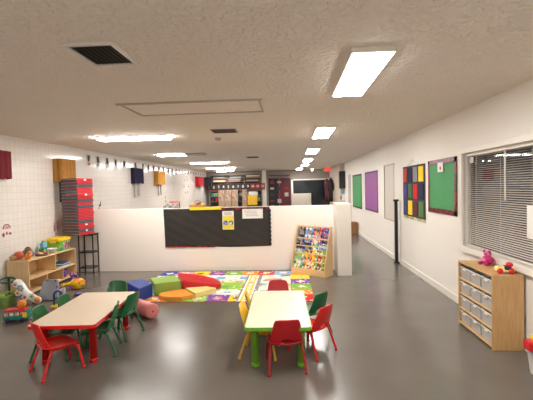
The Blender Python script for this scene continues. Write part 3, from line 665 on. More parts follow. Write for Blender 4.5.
# book rack -----------------------------------------------------------------
t = thing('book_rack', 'birch sloped book display rack against the half wall by its pier', 'book rack', (.0, 0, 0))
ra = R(-38); fl = Vector((-.03, 7.065)); W_, D_, H_ = .745, .28, .88
dv = Vector((math.cos(ra), math.sin(ra))); nv = Vector((-dv.y, dv.x))
t.location = (fl.x, fl.y, 0); t.rotation_euler.z = ra      # local x along the front, local y to the back
Mw = M_birch
for x0 in (0, W_-.018):
    bm = B(); sec = [(0, 0), (D_, 0), (D_, H_), (D_-.07, H_), (0, .16)]
    a = [bm.verts.new((x0, u, v)) for u, v in sec]; b = [bm.verts.new((x0+.018, u, v)) for u, v in sec]
    bm.faces.new(a); bm.faces.new(b)
    for k in range(5): bm.faces.new((a[k], a[(k+1) % 5], b[(k+1) % 5], b[k]))
    obj('side_panel', bm, Mw, t, .002)
bm = B(); bx(bm, (W_/2, D_-.006, H_/2+.02), (W_-.037, .01, H_-.06)); obj('back_panel', bm, Mw, t)
bm = B(); bx(bm, (W_/2, .012, .06), (W_-.037, .016, .115)); obj('front_panel', bm, M_birchY, t, .002)
tiers = [.10, .235, .37, .505, .64]
for z in tiers:
    y = (z-.1)/(H_-.16)*(D_-.07)
    bm = B(); bx(bm, (W_/2, y+.035+.008, z), (W_-.037, .06, .01)); bx(bm, (W_/2, y+.014, z+.009), (W_-.037, .006, .02)); obj('ledge', bm, Mw, t)
slope = math.atan2(D_-.07, H_-.16)
bk = [['teal', 'orange', 'lime'], ['grey', 'yellow', 'green'], ['purple', 'navy', 'teal', 'sky'], ['navy', 'sky', 'pink', 'purple'], ['black', 'sky', 'red', 'blue']]
acc = {'teal': ['white', 'lime', 'sky'], 'orange': ['cream', 'brown', 'white'], 'lime': ['brown', 'white', 'tan'], 'grey': ['lime', 'sky', 'cream'], 'yellow': ['orange', 'blue', 'yellow'], 'green': ['red', 'white', 'lime'],
       'purple': ['black', 'tan', 'navy'], 'navy': ['grey', 'navy', 'black'], 'sky': ['grey', 'white', 'blue'], 'pink': ['cream', 'sky', 'grey'], 'black': ['grey', 'tan', 'navy'], 'red': ['tan', 'navy', 'grey'], 'blue': ['red', 'navy', 'sky']}
tn = ['lowest', 'second lowest', 'middle', 'second highest', 'top']
for ti, row in enumerate(bk):
    z = tiers[ti]; y = (z-.1)/(H_-.16)*(D_-.07)
    nb = len(row)
    for bi, k in enumerate(row):
        wb = (W_-.05)/nb-.006; hb = [.16, .215, .205, .205, .21][ti]
        bmm = [C[k]]+[C[q] for q in acc[k]]
        bm = B(); bx(bm, (0, 0, hb/2), (wb, .008, hb), bev=.0015)
        lx_ = .03+(W_-.06)*(bi+.5)/nb
        px = fl + dv*lx_ + nv*(y+.034)
        o = obj('picture_book', bm, cover('book_cover_%d_%d' % (ti, bi), bmm, 20+3*bi))
        o.location = (px.x, px.y, z+.0065); o.rotation_euler = (-slope*.6, 0, ra)
        pos = {3: ['left', 'middle', 'right'], 4: ['far left', 'centre left', 'centre right', 'far right']}[nb][bi]
        tag(o, '%s picture book, %s tier of the birch rack, %s' % (k if k != 'sky' else 'pale blue', tn[ti], pos), 'book', 'picture books on the display rack')

# half wall display ------------------------------------------------------------
YW = 7.2995
t = thing('bulletin_paper', 'wide black paper board covering the half wall', 'bulletin board', (0, YW, 0))
# wrinkled sheet
bm = B(); bx(bm, (-1.475, .0, .855), (2.06, .004, .74)); obj('backing', bm, M_black, t)
bm = B(); nx, nz = 60, 24; x0, x1, z0, z1 = -2.52, -.43, .475, 1.235
def wr(u, v): return -.006 - .004*math.sin(9*u+5*v)*math.sin(4*v*2+3*u) - .004*max(0, math.sin(14*u-9*v))**4
g = []
for j in range(nz+1):
    row = []
    for i in range(nx+1):
        u = i/nx; v = j/nz
        xx = x0+(x1-x0)*u
        if i == nx: xx += .012*math.sin(v*60)
        if i == 0: xx += .02*(1-v)
        zz = z0+(z1-z0)*v + (.008*math.sin(u*7) if j == 0 else 0)
        row.append(bm.verts.new((xx, wr(u*3, v*2), zz)))
    g.append(row)
for j in range(nz):
    for i in range(nx): bm.faces.new((g[j][i], g[j][i+1], g[j+1][i+1], g[j+1][i]))
o = obj('paper_sheet', bm, mat('black_paper', rgb(44, 40, 38), .5), t, smooth=True); s = o.modifiers.new('thick', 'SOLIDIFY'); s.thickness = .0015
M_bord = cover('dark_red_border', [rgb(130, 30, 36), rgb(70, 26, 24), rgb(150, 40, 44), rgb(30, 24, 22)], 30)
def scallop(bm, p0, p1, w_, n, axis_out):
    """border strip with scalloped edge between two points (x,z)"""
    dx, dz = (p1[0]-p0[0]), (p1[1]-p0[1]); ln = math.hypot(dx, dz); tx, tz = dx/ln, dz/ln; ox, oz = axis_out
    pa, pb_ = [], []
    K = n*6
    for k in range(K+1):
        s_ = k/K; e = w_*(.72+.28*abs(math.sin(s_*n*PI)))
        pa.append((p0[0]+dx*s_, p0[1]+dz*s_)); pb_.append((p0[0]+dx*s_+ox*e, p0[1]+dz*s_+oz*e))
    for k in range(K):
        q = [bm.verts.new((a[0], -.013, a[1])) for a in (pa[k], pa[k+1], pb_[k+1], pb_[k])]
        r2 = [bm.verts.new((a[0], -.0155, a[1])) for a in (pa[k], pa[k+1], pb_[k+1], pb_[k])]
        bm.faces.new(q); bm.faces.new(r2)
        for h in range(4): bm.faces.new((q[h], q[(h+1) % 4], r2[(h+1) % 4], r2[h]))
bm = B(); scallop(bm, (-1.38, 1.238), (-.43, 1.238), .05, 19, (0, -1)); scallop(bm, (-1.72, 1.235), (-1.55, 1.235), .035, 4, (0, -1)); obj('top_border', bm, M_bord, t)
bm = B(); scallop(bm, (-2.5, .472), (-1.5, .465), .035, 20, (0, 1)); obj('bottom_border', bm, M_bord, t)
bm = B(); scallop(bm, (-.45, .48), (-.45, 1.2), .055, 9, (1, 0)); obj('side_border', bm, mat('black_border', rgb(34, 30, 30), .6), t)
t = thing('paper_roll_strip', 'bright yellow paper strip along the top of the half wall', 'paper', (-1.67, YW-.012, 1.2))
bm = B(); prism(bm, [(-.315, -.02), (.31, -.02), (.31, .0), (-.315, .0)], 0, .055); bx(bm, (0, .075, .0515), (.62, .15, .007)); obj('strip', bm, P('yellow', .5), t, .002)
t = thing('poster', 'yellow and white poster on the black board under its red border', 'poster', (-1.235, YW-.0165, .99))
bm = B(); bx(bm, (0, 0, 0), (.225, .003, .36)); obj('sheet', bm, M_white, t)
bm = B(); bx(bm, (0, -.002, -.045), (.21, .002, .25)); obj('yellow_panel', bm, mat('poster_yellow', rgb(240, 220, 60), .5), t)
bm = B()
for (u, v, s) in [(-.05, -.05, .05), (.055, -.05, .045)]: lathe(bm, [(s, 0), (s, .002)], (u, -.003, v), 20, mtx=Matrix.Rotation(R(90), 4, 'X'))
obj('picture', bm, cover('poster_pic', [C['white'], C['purple'], C['navy'], C['sky']], 40), t)
bm = B()
for k in range(3): bx(bm, (0, -.0035, .15-.02*k), (.15, .001, .006))
obj('print_lines', bm, P('grey'), t)
t = thing('paper_notice', 'white landscape notice sheet on the black board right of the poster', 'paper', (-.755, YW-.0165, 1.11))
bm = B(); bx(bm, (0, 0, 0), (.4, .003, .185)); obj('sheet', bm, M_white, t)
bm = B()
for k in range(4): bx(bm, (-.04+.01*k, -.0022, .05-.03*k), (.24, .001, .006))
obj('print_lines', bm, P('grey'), t)
# things on top of half wall
zt = 1.246
t = thing('bead_toy', 'red framed toy standing on the half wall with grey beads', 'toy', (-2.36, 7.36, zt))
bm = B(); tube(bm, [(-.05, 0, .12), (.14, 0, .12), (.15, 0, .11), (.15, 0, 0)], .012, 8); obj('frame', bm, P('red'), t)
bm = B()
for k in range(9): ball(bm, (-.16+.035*k, 0, .03+.018*(k % 3)), .022)
tube(bm, [(-.18, 0, .01), (.14, 0, .01)], .01, 8)
obj('beads', bm, P('grey'), t)
t = blob_toy('toy_basket', 'low basket of tan and gold toys on the half wall behind the yellow strip', 'basket', (-1.85, 7.36, zt+.008), [('basket', 'box', (0, 0, .025), (.3, .1, .05), mat('wicker', rgb(170, 130, 80), .8)), ('toy_heap', 'ball', (-.07, 0, .06), (.06, .04, .03), P('tan')), ('toy_heap', 'ball', (.03, 0, .065), (.05, .04, .035), P('brown')), ('toy_heap', 'ball', (.1, 0, .055), (.04, .035, .025), P('yellow')), ('handle', 'ring', (0, 0, .05), (.08, .006), P('brown'))])

# right wall displays ---------------------------------------------------------
def wallboard(label, y0, y1, z0, z1, mp, mb, bw_, name='bulletin_board'):
    t = thing(name, label, 'bulletin board', (XR, (y0+y1)/2, (z0+z1)/2)); w_, h_ = y1-y0, z1-z0
    bm = B(); bx(bm, (-.002, 0, 0), (.004, w_-.01, h_-.01)); obj('backing', bm, mb, t)
    bm = B(); n_ = 24; g = []
    for j in range(n_+1):
        g.append([bm.verts.new((-.0085-.0015*math.sin(6*i/n_*2+4*j/n_)-.0015*math.sin(9*j/n_-7*i/n_), -w_/2+w_*i/n_, -h_/2+h_*j/n_)) for i in range(n_+1)])
    for j in range(n_):
        for i in range(n_): bm.faces.new((g[j][i], g[j][i+1], g[j+1][i+1], g[j+1][i]))
    o = obj('paper_sheet', bm, mp, t, smooth=True); s = o.modifiers.new('thick', 'SOLIDIFY'); s.thickness = .001
    # scalloped border
    for (a, b, ax_, nm) in (((-w_/2, h_/2), (w_/2, h_/2), (0, -1), 'top_border'), ((-w_/2, -h_/2), (w_/2, -h_/2), (0, 1), 'bottom_border'), ((-w_/2, -h_/2), (-w_/2, h_/2), (1, 0), 'side_border'), ((w_/2, -h_/2), (w_/2, h_/2), (-1, 0), 'side_border')):
        bm = B(); ln = math.hypot(a[0]-b[0], a[1]-b[1]); scallop(bm, a, b, bw_, max(4, int(ln/.06)), ax_)
        # scallop() draws in x/z at y<0: turn so that it faces -x
        bmesh.ops.transform(bm, matrix=Matrix(((0, 1, 0, 0), (1, 0, 0, 0), (0, 0, 1, 0), (0, 0, 0, 1))), verts=bm.verts)
        obj(nm, bm, mb, t)
    return t
M_gp = mat('green_paper', rgb(66, 150, 88), .6, var=.06); M_pp = mat('purple_paper', rgb(158, 88, 158), .6, var=.08)
wb_ = wallboard('green paper bulletin board with dark red scalloped border beside the window', 5.16, 6.2, 1.165, 1.965, M_gp, cover('red_dark_border', [rgb(120, 24, 44), rgb(70, 20, 34), rgb(160, 40, 60)], 22), .075)
bm = B(); bx(bm, (-.021, .0, .28), (.003, .2, .14)); obj('card', bm, M_white, wb_)
bm = B(); ball(bm, (-.023, .0, .265), (.003, .03, .03)); obj('card_picture', bm, P('red'), wb_)
wallboard('purple paper bulletin board with a dark border, left of the wall panel', 9.75, 11.35, .9, 1.99, M_pp, mat('plum_border', rgb(96, 60, 100), .6), .05)
wallboard('narrow-looking green bulletin board with black border, farthest on the right wall', 11.95, 13.6, .87, 1.98, M_gp, mat('black_top_border', rgb(24, 40, 30), .6), .05)
# pocket chart
t = thing('pocket_chart', 'dark hanging pocket chart full of bright felt pieces on the right wall', 'pocket chart', (XR, 6.95, 1.48))
bm = B(); bx(bm, (-.008, 0, 0), (.012, 1.2, .93)); obj('backing', bm, mat('charcoal_cloth', rgb(52, 54, 60), .8), t, .003)
rows = [['rust', 'navy', 'grey', 'yellow'], ['purple', 'green', 'red', 'navy'], ['blue', 'yellow', 'maroon', 'olive']]
C['rust'] = rgb(176, 66, 40); C['maroon'] = rgb(92, 32, 46); C['olive'] = rgb(84, 120, 66)
for ri, row in enumerate(rows):
    for ci, k in enumerate(row):
        bm = B(); bx(bm, (-.02, .44-.293*ci, .3-.3*ri), (.014, .23, .26), bev=.005)
        obj('felt_piece', bm, mat('felt_'+k, C[k] if k not in ('purple', 'green', 'blue') else {'purple': rgb(74, 56, 128), 'green': rgb(66, 112, 62), 'blue': rgb(52, 62, 110)}[k], .85), t)
bm = B()
for k in range(9): bx(bm, (-.018, -.55+.137*k, -.485), (.006, .12, .05))
obj('number_strip', bm, cover('chart_strip', [C['cream'], C['grey'], C['green'], C['tan']], 30), t)
bm = B(); 
tube(bm, [(-.02, -.3, .47), (-.03, -.15, .52), (-.03, 0, .56), (-.03, .15, .52), (-.02, .3, .47)], .008, 8); tube(bm, [(-.02, 0, .55), (-.02, 0, .6)], .008, 8); obj('hanger', bm, M_white, t)
# gate post
t = thing('gate_housing', 'tall black retractable gate post standing by the right wall', 'gate', (2.135, 7.85, 0))
bm = B(); bx(bm, (-.01, 0, .655), (.06, .05, 1.24), bev=.006); obj('housing', bm, M_blackplastic, t)
bm = B(); bx(bm, (-.01, 0, 1.29), (.1, .07, .04), bev=.006); obj('cap', bm, M_blackplastic, t)
bm = B(); bx(bm, (-.01, 0, .018), (.1, .09, .036), bev=.006); obj('foot', bm, M_blackplastic, t)
bm = B(); tube(bm, [(-.045, -.01, .06), (-.045, -.01, 1.24)], .006, 8); obj('handle_rod', bm, M_steel, t)
bm = B(); bx(bm, (.042, 0, .62), (.04, .04, 1.24), bev=.003); obj('wall_bracket', bm, M_white, t)
# brown box far
t = thing('cardboard_box', 'brown cardboard box on the floor at the far end of the right wall', 'box', (1.98, 12.75, 0))
bm = B(); bx(bm, (0, 0, .2), (.34, .34, .4), bev=.004); obj('carton', bm, mat('cardboard', rgb(150, 108, 70), .8), t)
bm = B(); bx(bm, (0, 0, .402), (.36, .36, .006)); obj('flaps', bm, mat('cardboard_flap', rgb(166, 122, 82), .8), t)
# speaker
t = thing('wall_speaker', 'black box speaker mounted high where the right wall ends', 'speaker', (2.075, YR, 1.86))
bm = B(); bx(bm, (0, -.16, 0), (.235, .24, .7), bev=.01); obj('cabinet', bm, M_black, t)
bm = B(); bx(bm, (0, -.284, 0), (.21, .01, .66), bev=.003); obj('grille', bm, mat('speaker_grille', rgb(44, 44, 50), .7), t)
bm = B(); bx(bm, (.03, -.02, 0), (.06, .04, .2)); obj('bracket', bm, M_steel, t)
for i, (x, z, s, k, lb) in enumerate([(2.105, 1.36, (.14, .02, .13), 'sky', 'pale blue sheet pinned below the black speaker'), (2.13, 1.15, (.12, .02, .26), 'white', 'white sheet pinned below the black speaker'), (2.04, 1.13, (.04, .02, .14), 'black', 'small black sheet pinned left below the speaker')]):
    bm = B(); bx(bm, (0, 0, 0), s); tag(obj('pinned_sheet', bm, P(k), loc=(x, YR-.0098, z)), lb, 'paper')

# left wall hangings -----------------------------------------------------------
def cloth(name, label, y0, y1, z0, z1, m1, dep=.12, strap=None):
    """cloth draped over a bracket box on the wall, with fluted folds"""
    t = thing(name, label, 'cloth', (XL, (y0+y1)/2, z1)); w_ = y1-y0; h_ = z1-z0
    path = [(.002, -w_/2), (dep, -w_/2), (dep, w_/2), (.002, w_/2)]
    bm = B(); n_ = 64; pts = []
    tot = 2*dep+w_
    for k in range(n_+1):
        s_ = tot*k/n_
        if s_ < dep: x, y, nx_, ny_ = .002+s_*.98, -w_/2, 0, -1
        elif s_ < dep+w_: x, y, nx_, ny_ = dep, -w_/2+s_-dep, 1, 0
        else: x, y, nx_, ny_ = dep-(s_-dep-w_)*.98, w_/2, 0, 1
        a = .008*math.sin(s_*55)
        pts.append((x+a*nx_, y+a*ny_, s_))
    g = [[bm.verts.new((p_[0] if p_[0] > .003 else .003, p_[1], -h_*j/10-(.012*math.sin(p_[2]*20) if j == 10 else 0))) for p_ in pts] for j in range(11)]
    for j in range(10):
        for k in range(n_): bm.faces.new((g[j][k], g[j][k+1], g[j+1][k+1], g[j+1][k]))
    bx(bm, (dep/2, 0, -.006), (dep-.006, w_-.012, .008))
    o = obj('drape', bm, m1, t, smooth=True)
    if strap:
        bm = B()
        for (yy, ln) in strap[1]: bx(bm, (dep*.5, yy, -h_-ln/2+.03), (.03, strap[2], ln))
        obj('strap', bm, strap[0], t)
    return t
M_dr = mat('dark_red_cloth', rgb(120, 12, 30), .8, bump=.3, bscale=90); M_gb = mat('golden_brown_cloth', rgb(170, 118, 44), .7, var=.25, scale=14, bump=.3, bscale=50); M_nv = mat('navy_cloth', rgb(26, 22, 58), .85)
M_go = mat('gold_cloth', rgb(214, 152, 52), .7, var=.2, scale=20); M_rd = mat('bright_red_cloth', rgb(190, 22, 40), .8); M_strapw = mat('pale_strap', rgb(176, 168, 160), .8)
cloth('wall_cloth', 'dark red cloth hanging on the tiled wall at the left picture edge', 4.9, 5.72, 1.84, 2.27, M_dr, .1)
cloth('wall_cloth', 'golden brown cloth hanging on the tiled wall above the mat stack', 6.9, 7.35, 1.81, 2.25, M_gb, .2, (M_black, [(-.1, .42)], .16))
cloth('wall_cloth', 'navy cloth with dangling ties hanging high on the left wall', 10.4, 11.1, 1.82, 2.26, M_nv, .1, (M_strapw, [(-.2, .42), (.08, .4)], .05))
cloth('wall_cloth', 'gold cloth with dangling ties hanging high beyond the navy one', 12.2, 12.9, 1.8, 2.24, M_go, .14, (M_strapw, [(-.15, .4), (.1, .38)], .05))
cloth('wall_cloth', 'bright red cloth hanging high near the far end of the left wall', 17.6, 18.7, 1.76, 2.22, M_rd, .16)
cloth('wall_cloth', 'black cloth hanging in the far left corner of the room', 19.3, 19.9, 1.75, 2.22, mat('black_cloth', rgb(20, 22, 30), .8), .4)
# alphabet cards
nth = ['first', 'second', 'third', 'fourth', 'fifth', 'sixth', 'seventh', 'eighth', 'ninth', 'tenth', 'eleventh', 'twelfth', 'thirteenth', 'fourteenth', 'fifteenth', 'sixteenth', 'seventeenth', 'eighteenth', 'nineteenth', 'twentieth', 'twenty-first', 'twenty-second', 'twenty-third', 'twenty-fourth']
ys = [8.2, 8.6, 9.05, 9.5, 10.0, 10.75, 11.3, 11.75, 12.2, 12.7, 13.15, 13.7, 14.15, 14.65, 15.1, 15.5, 15.95, 16.4, 16.85, 17.3, 17.75, 18.2, 18.7, 19.15]
for i, y in enumerate(ys):
    t = thing('alphabet_card', 'small alphabet card high on the left wall, %s from near end' % nth[i], 'card', (XL-.001, y, 2.33), 0, 'row of alphabet cards')
    bm = B(); bx(bm, (.002, 0, -.02), (.004, .17, .26)); obj('card', bm, mat('card_stock', rgb(214, 210, 206), .6), t)
    bm = B(); bx(bm, (.0055, 0, .05), (.003, .1, .09)); bx(bm, (.0055, .01*(i % 3-1), -.01), (.003, .07+.02*(i % 3), .08))
    obj('letter', bm, mat('card_ink', rgb(44, 44, 60), .6), t)
    if i in (0, 1, 4, 9, 13):
        bm = B(); bx(bm, (.0065, 0, -.1), (.003, .09, .06)); obj('picture', bm, [P('red'), P('grey'), P('white'), P('pink'), P('red')][[0, 1, 4, 9, 13].index(i)], t)
# wall stickers
def sticker(label, y, z, blobs, name='wall_sticker'):
    bm = B(); ms = []
    for (dy, dz, sy, sz, k) in blobs:
        if k not in ms: ms.append(k)
        r = bx(bm, (.0015, dy, dz), (.003, sy, sz), mi=0)
        for f in {f for v in r for f in v.link_faces}: f.material_index = ms.index(k)
    return tag(obj(name, bm, [P(k) for k in ms], loc=(XL, y, z)), label, 'wall sticker')
t = thing('wall_sticker', 'dark and pink rainbow-shaped sticker low on the tiled wall at left edge', 'wall sticker', (XL, 5.68, 1.03))
for r_, k in ((.085, 'brown'), (.055, 'pink'), (.028, 'magenta')):
    bm = B(); a = [bm.verts.new((.003, rr*math.cos(q*PI/14), rr*.9*math.sin(q*PI/14)+.02)) for rr in (r_,) for q in range(15)]
    b = [bm.verts.new((.003, (r_-.018)*math.cos(q*PI/14), (r_-.018)*.9*math.sin(q*PI/14)+.02)) for q in range(15)]
    for q in range(14): bm.faces.new((a[q], a[q+1], b[q+1], b[q]))
    o = obj('arc', bm, P(k), t); s = o.modifiers.new('thick', 'SOLIDIFY'); s.thickness = .002
bm = B(); ball(bm, (.002, -.07, -.07), (.003, .025, .035)); ball(bm, (.002, 0, -.05), (.003, .018, .03)); ball(bm, (.002, .07, -.06), (.003, .03, .02)); obj('lower_shapes', bm, mat('dusty_rose', rgb(150, 70, 80), .6), t)
sticker('thin magenta sticker above the yellow-lidded bin', 6.88, .98, [(0, -.06, .03, .09, 'magenta'), (0, .02, .02, .08, 'grey')])
sticker('thin brown sticker between the magenta one and the mat stack', 6.98, .98, [(0, -.05, .03, .1, 'brown'), (0, .03, .02, .08, 'grey')])
sticker('small black and red sticker on the wall right of the mat stack', 8.62, 1.28, [(0, 0, .08, .05, 'black'), (.03, .06, .03, .07, 'black'), (-.05, -.06, .05, .03, 'red')])
sticker('ring of small dark number dots on the far left wall', 16.1, 1.75, [(-.25, .25, .08, .07, 'grey'), (.1, .28, .08, .07, 'black'), (-.4, 0, .08, .07, 'black'), (.3, 0, .08, .07, 'black'), (-.2, -.27, .08, .07, 'black'), (.15, -.25, .08, .09, 'black'), (.0, .42, .08, .06, 'grey')])
sticker('tiny red and black sticker above the left end of the black board', 13.3, 1.3, [(0, .05, .08, .05, 'black'), (0, -.08, .08, .07, 'red')])

# back area ---------------------------------------------------------------
# tall shelving with stacks
t = thing('tall_bookcase', 'tall wide bookcase along the back wall under the number cards', 'bookcase', (-2.9, 19.8, 0))
BW = 2.75
M_bc = mat('bookcase_board', rgb(140, 124, 112), .6)
for s in (-1, 1): boxobj('side_panel', (s*BW/2, 0, 1.17), (.04, .36, 2.34), M_bc, t, 0)
sh = [.3, .62, .94, 1.22, 1.48, 1.98, 2.16, 2.33]
for z in sh: boxobj('shelf', (0, 0, z), (BW-.045, .34, .03), M_bc, t, 0)
for x in (-.45, .45): boxobj('divider', (x, .02, 1.17), (.03, .28, 2.3), M_bc, t, 0)
boxobj('back_panel', (0, .17, 1.17), (BW-.045, .015, 2.3), mat('bookcase_back', rgb(86, 76, 72), .7), t, 0)
kk = ['red', 'white', 'green', 'brown', 'navy', 'cream', 'teal', 'black', 'maroon', 'grey']
bayn = ['left', 'middle', 'right']
for si, z in enumerate(sh[:-1]):
    if si < 2 or si == 4: continue
    gap = sh[si+1]-z-.035
    for bay, xc in enumerate((-.9, 0, .9)):
        x = -.38; n_ = 0
        if si >= 5:   # flat stacks on the upper shelves
            for q in range(2):
                k = random.choice(['maroon', 'brown', 'grey', 'cream', 'black']); hh = gap*.38
                bm = B(); bx(bm, (0, 0, 0), (.6+.12*q, .26, hh), bev=.004)
                tag(obj('flat_box', bm, P(k), loc=(-2.9+xc+random.uniform(-.04, .04), 19.78, z+.0155+hh/2+q*(hh+.001))), '%s flat box, %s of two, %s bay, %s bookcase shelf' % (k, ['lower', 'upper'][q], bayn[bay], ['', '', 'fifth', 'middle', '', 'second', 'top'][si]), 'box', 'flat boxes on the upper shelves')
            continue
        while x < .36 and n_ < 8:
            w_ = random.uniform(.06, .12); hh = gap*random.uniform(.6, .92); k = kk[(n_*3+si*2+bay*5) % 10]
            if x+w_ > .41: break
            bm = B(); bx(bm, (0, 0, 0), (w_, .24, hh), bev=.003)
            tag(obj('book', bm, P(k), loc=(-2.9+xc+x+w_/2, 19.76, z+.016+hh/2)), '%s book, %s from left, %s bay, %s bookcase shelf' % (k, nth[n_], bayn[bay], ['', '', 'fifth', 'middle', '', 'second', 'top'][si]), 'book', 'books in the tall bookcase')
            x += w_+.012; n_ += 1
# frieze of number cards
for i in range(12):
    x = -4.28+.256*i; red = i >= 9
    t = thing('number_card', ('red' if red else 'black')+' card with white number %d before the tall bookcase' % (i+1), 'card', (x, 19.55, 1.71), 0, 'row of number cards')
    bm = B(); bx(bm, (0, 0, 0), (.235, .01, .27)); obj('card', bm, P('maroon' if red else 'black'), t)
    bm = B(); lathe(bm, [(.1, 0), (.1, .004)], (0, -.005, 0), 20, mtx=Matrix.Rotation(R(90), 4, 'X')); obj('disc', bm, mat('card_red', rgb(190, 80, 70), .5) if red else mat('card_dark', rgb(54, 60, 54), .5), t)
    text(str(i+1), .2 if i < 9 else .13, M_white, t, (0, -.012, 0), (R(90), 0, 0))
bm = B(); bx(bm, (-2.9, 19.56, 1.86), (3.1, .012, .02)); bx(bm, (-2.9, 19.56, 1.545), (3.1, .012, .04)); tag(obj('hanging_rail', bm, mat('rust_rail', rgb(130, 60, 50), .6)), 'thin rust-coloured rail that carries the number cards', 'rail')
for s in (-1, 1):
    pass
# display boards in front of bookcase
for i, (x, w_) in enumerate([(-3.62, .32), (-3.27, .32), (-2.92, .32), (-2.42, .24)]):
    t = thing('display_panel', 'tan picture panel, %s of four before the tall bookcase' % ['leftmost', 'second', 'third', 'rightmost'][i], 'panel', (x, 19.5, .0), 0, 'tan picture panels')
    bm = B(); bx(bm, (0, 0, 1.1), (w_, .02, .9)); obj('board', bm, mat('tan_board', rgb(176, 146, 122), .6), t)
    bm = B(); bx(bm, (0, -.012, 1.48), (w_-.04, .006, .1)); bx(bm, (0, -.012, 1.15), (w_-.1, .006, .3)); obj('picture', bm, cover('panel_pic', [rgb(190, 160, 140), rgb(150, 120, 100), rgb(204, 190, 176)], 14), t)
    bm = B(); bx(bm, (0, .0, .325), (.04, .03, .65)); bx(bm, (0, 0, .01), (.24, .2, .02)); obj('stand', bm, M_black, t)
t = thing('easel_panel', 'plain yellow panel standing before the bookcase', 'panel', (-2.0, 19.4, 0))
bm = B(); bx(bm, (0, 0, 1.0), (.5, .03, .5)); obj('board', bm, mat('yellow_board', rgb(238, 190, 52), .5), t)
bm = B(); bx(bm, (0, 0, .375), (.05, .03, .75)); bx(bm, (0, 0, .01), (.3, .2, .02)); obj('stand', bm, M_black, t)
bm = B(); bx(bm, (0, .0, 1.35), (.36, .02, .18)); obj('white_card', bm, M_white, t)
# red and black poster board
t = thing('poster_board', 'dark board of red and black cards right of the white column', 'bulletin board', (-.62, 19.995, 1.25))
bm = B(); bx(bm, (-.29, -.01, 0), (.56, .03, 1.7)); obj('black_panel', bm, mat('black_felt', rgb(34, 26, 28), .7), t)
bm = B(); bx(bm, (.3, -.01, 0), (.58, .03, 1.7)); obj('red_panel', bm, mat('red_felt', rgb(96, 24, 30), .7), t)
for r_ in range(5):
    for c_ in range(3):
        bm = B(); bx(bm, (-.38+.38*c_, -.03, .65-.33*r_), (.2, .008, .12 if (r_+c_) % 2 else .2))
        obj('card', bm, mat('card_%d' % ((r_+c_) % 3), [rgb(120, 30, 34), rgb(170, 160, 156), rgb(40, 44, 60)][(r_+c_) % 3], .6), t)
bm = B(); bx(bm, (-.6, 19.75, 2.24), (1.1, .35, .05)); tag(obj('wall_shelf', bm, mat('dark_shelf', rgb(84, 48, 40), .6)), 'dark shelf high on the back wall above the red card board', 'shelf')
# white cabinet
t = thing('white_cabinet', 'plain beige cabinet standing before the dark far window', 'cabinet', (.53, 19.3, 0))
bm = B(); bx(bm, (0, 0, .65), (.95, .45, 1.26)); obj('body', bm, mat('beige_metal', rgb(196, 186, 172), .5), t, .006)
for s in (-1, 1):
    bm = B(); bx(bm, (s*.235, -.232, .65), (.455, .014, 1.2)); obj('door', bm, _m['beige_metal'], t, .003)
bm = B(); bx(bm, (0, 0, .01), (.9, .4, .02)); obj('plinth', bm, M_black, t)
# hanging coats far right
for i, (x, k, lb, cyy) in enumerate([(1.8, 'maroon', 'dark red coat hanging at the far right beside the dark window', 19.2), (1.86, 'black', 'black coat hanging at the far right, nearer than the red coat', 17.9)]):
    t = thing('coat', lb, 'coat', (x, cyy, 2.0))
    bm = B(); prism(bm, [(-.09, -.12), (.09, -.12), (.09, .12), (-.09, .12)], -1.1, 0); bmesh.ops.subdivide_edges(bm, edges=bm.edges, cuts=3, use_grid_fill=True)
    for v in bm.verts:
        v.co.x *= 1-.5*max(0, (v.co.z+.18)/.18) if v.co.z > -.18 else 1+.04*math.sin(v.co.z*14)
    obj('body', bm, P(k, .8), t, smooth=True)
    for s in (-1, 1):
        bm = B(); tube(bm, [(s*.06, -.02, -.08), (s*.1, -.05, -.3), (s*.1, -.07, -.6)], .05, 10, r2=.035); obj('sleeve', bm, P(k, .8), t)
    bm = B(); tube(bm, [(0, 0, -.02), (0, 0, .05), (2.02-x, 0, .05)], .01, 8); obj('hook', bm, M_steel, t)

# floor toys at left -----------------------------------------------------------
# green slope
t = thing('toy_slide', 'green sloping toy ramp at the left picture edge', 'toy', (-4.2, 5.1, 0), R(6))
bm = B(); q = [(-.32, 0), (.2, 0), (.2, .05), (-.32, .02)]
a = [bm.verts.new((u, -.12, v)) for u, v in [(-.3, 0), (.16, 0), (.16, .15), (.1, .15), (-.3, .03)]]; b = [bm.verts.new((u, .12, v)) for u, v in [(-.3, 0), (.16, 0), (.16, .15), (.1, .15), (-.3, .03)]]
bm.faces.new(a); bm.faces.new(b)
for k in range(5): bm.faces.new((a[k], a[(k+1) % 5], b[(k+1) % 5], b[k]))
obj('ramp', bm, mat('grass_green', rgb(110, 136, 62), .5), t, .01)
for s in (-1, 1):
    bm = B(); tube(bm, [(-.3, s*.125, .05), (.1, s*.125, .18), (.16, s*.125, .18)], .012, 8); obj('rail', bm, P('lime'), t)
# teal ring
t = thing('toy_ring_stand', 'dark teal ring on a stand by the tiled wall', 'toy', (-4.3, 5.4, 0), R(15))
bm = B(); pts = [(.105*math.cos(a*PI/12), -.01+.055*math.sin(a*PI/12), .3+.03*math.sin(a*PI/12)) for a in range(25)]; tube(bm, pts, .014, 8, caps=False); obj('ring', bm, mat('dark_teal', rgb(20, 96, 86), .4), t)
bm = B(); tube(bm, [(0, 0.045, 0.01), (0, .045, .32)], .014, 8); bx(bm, (0, .03, .008), (.16, .12, .016)); obj('post', bm, P('black'), t)
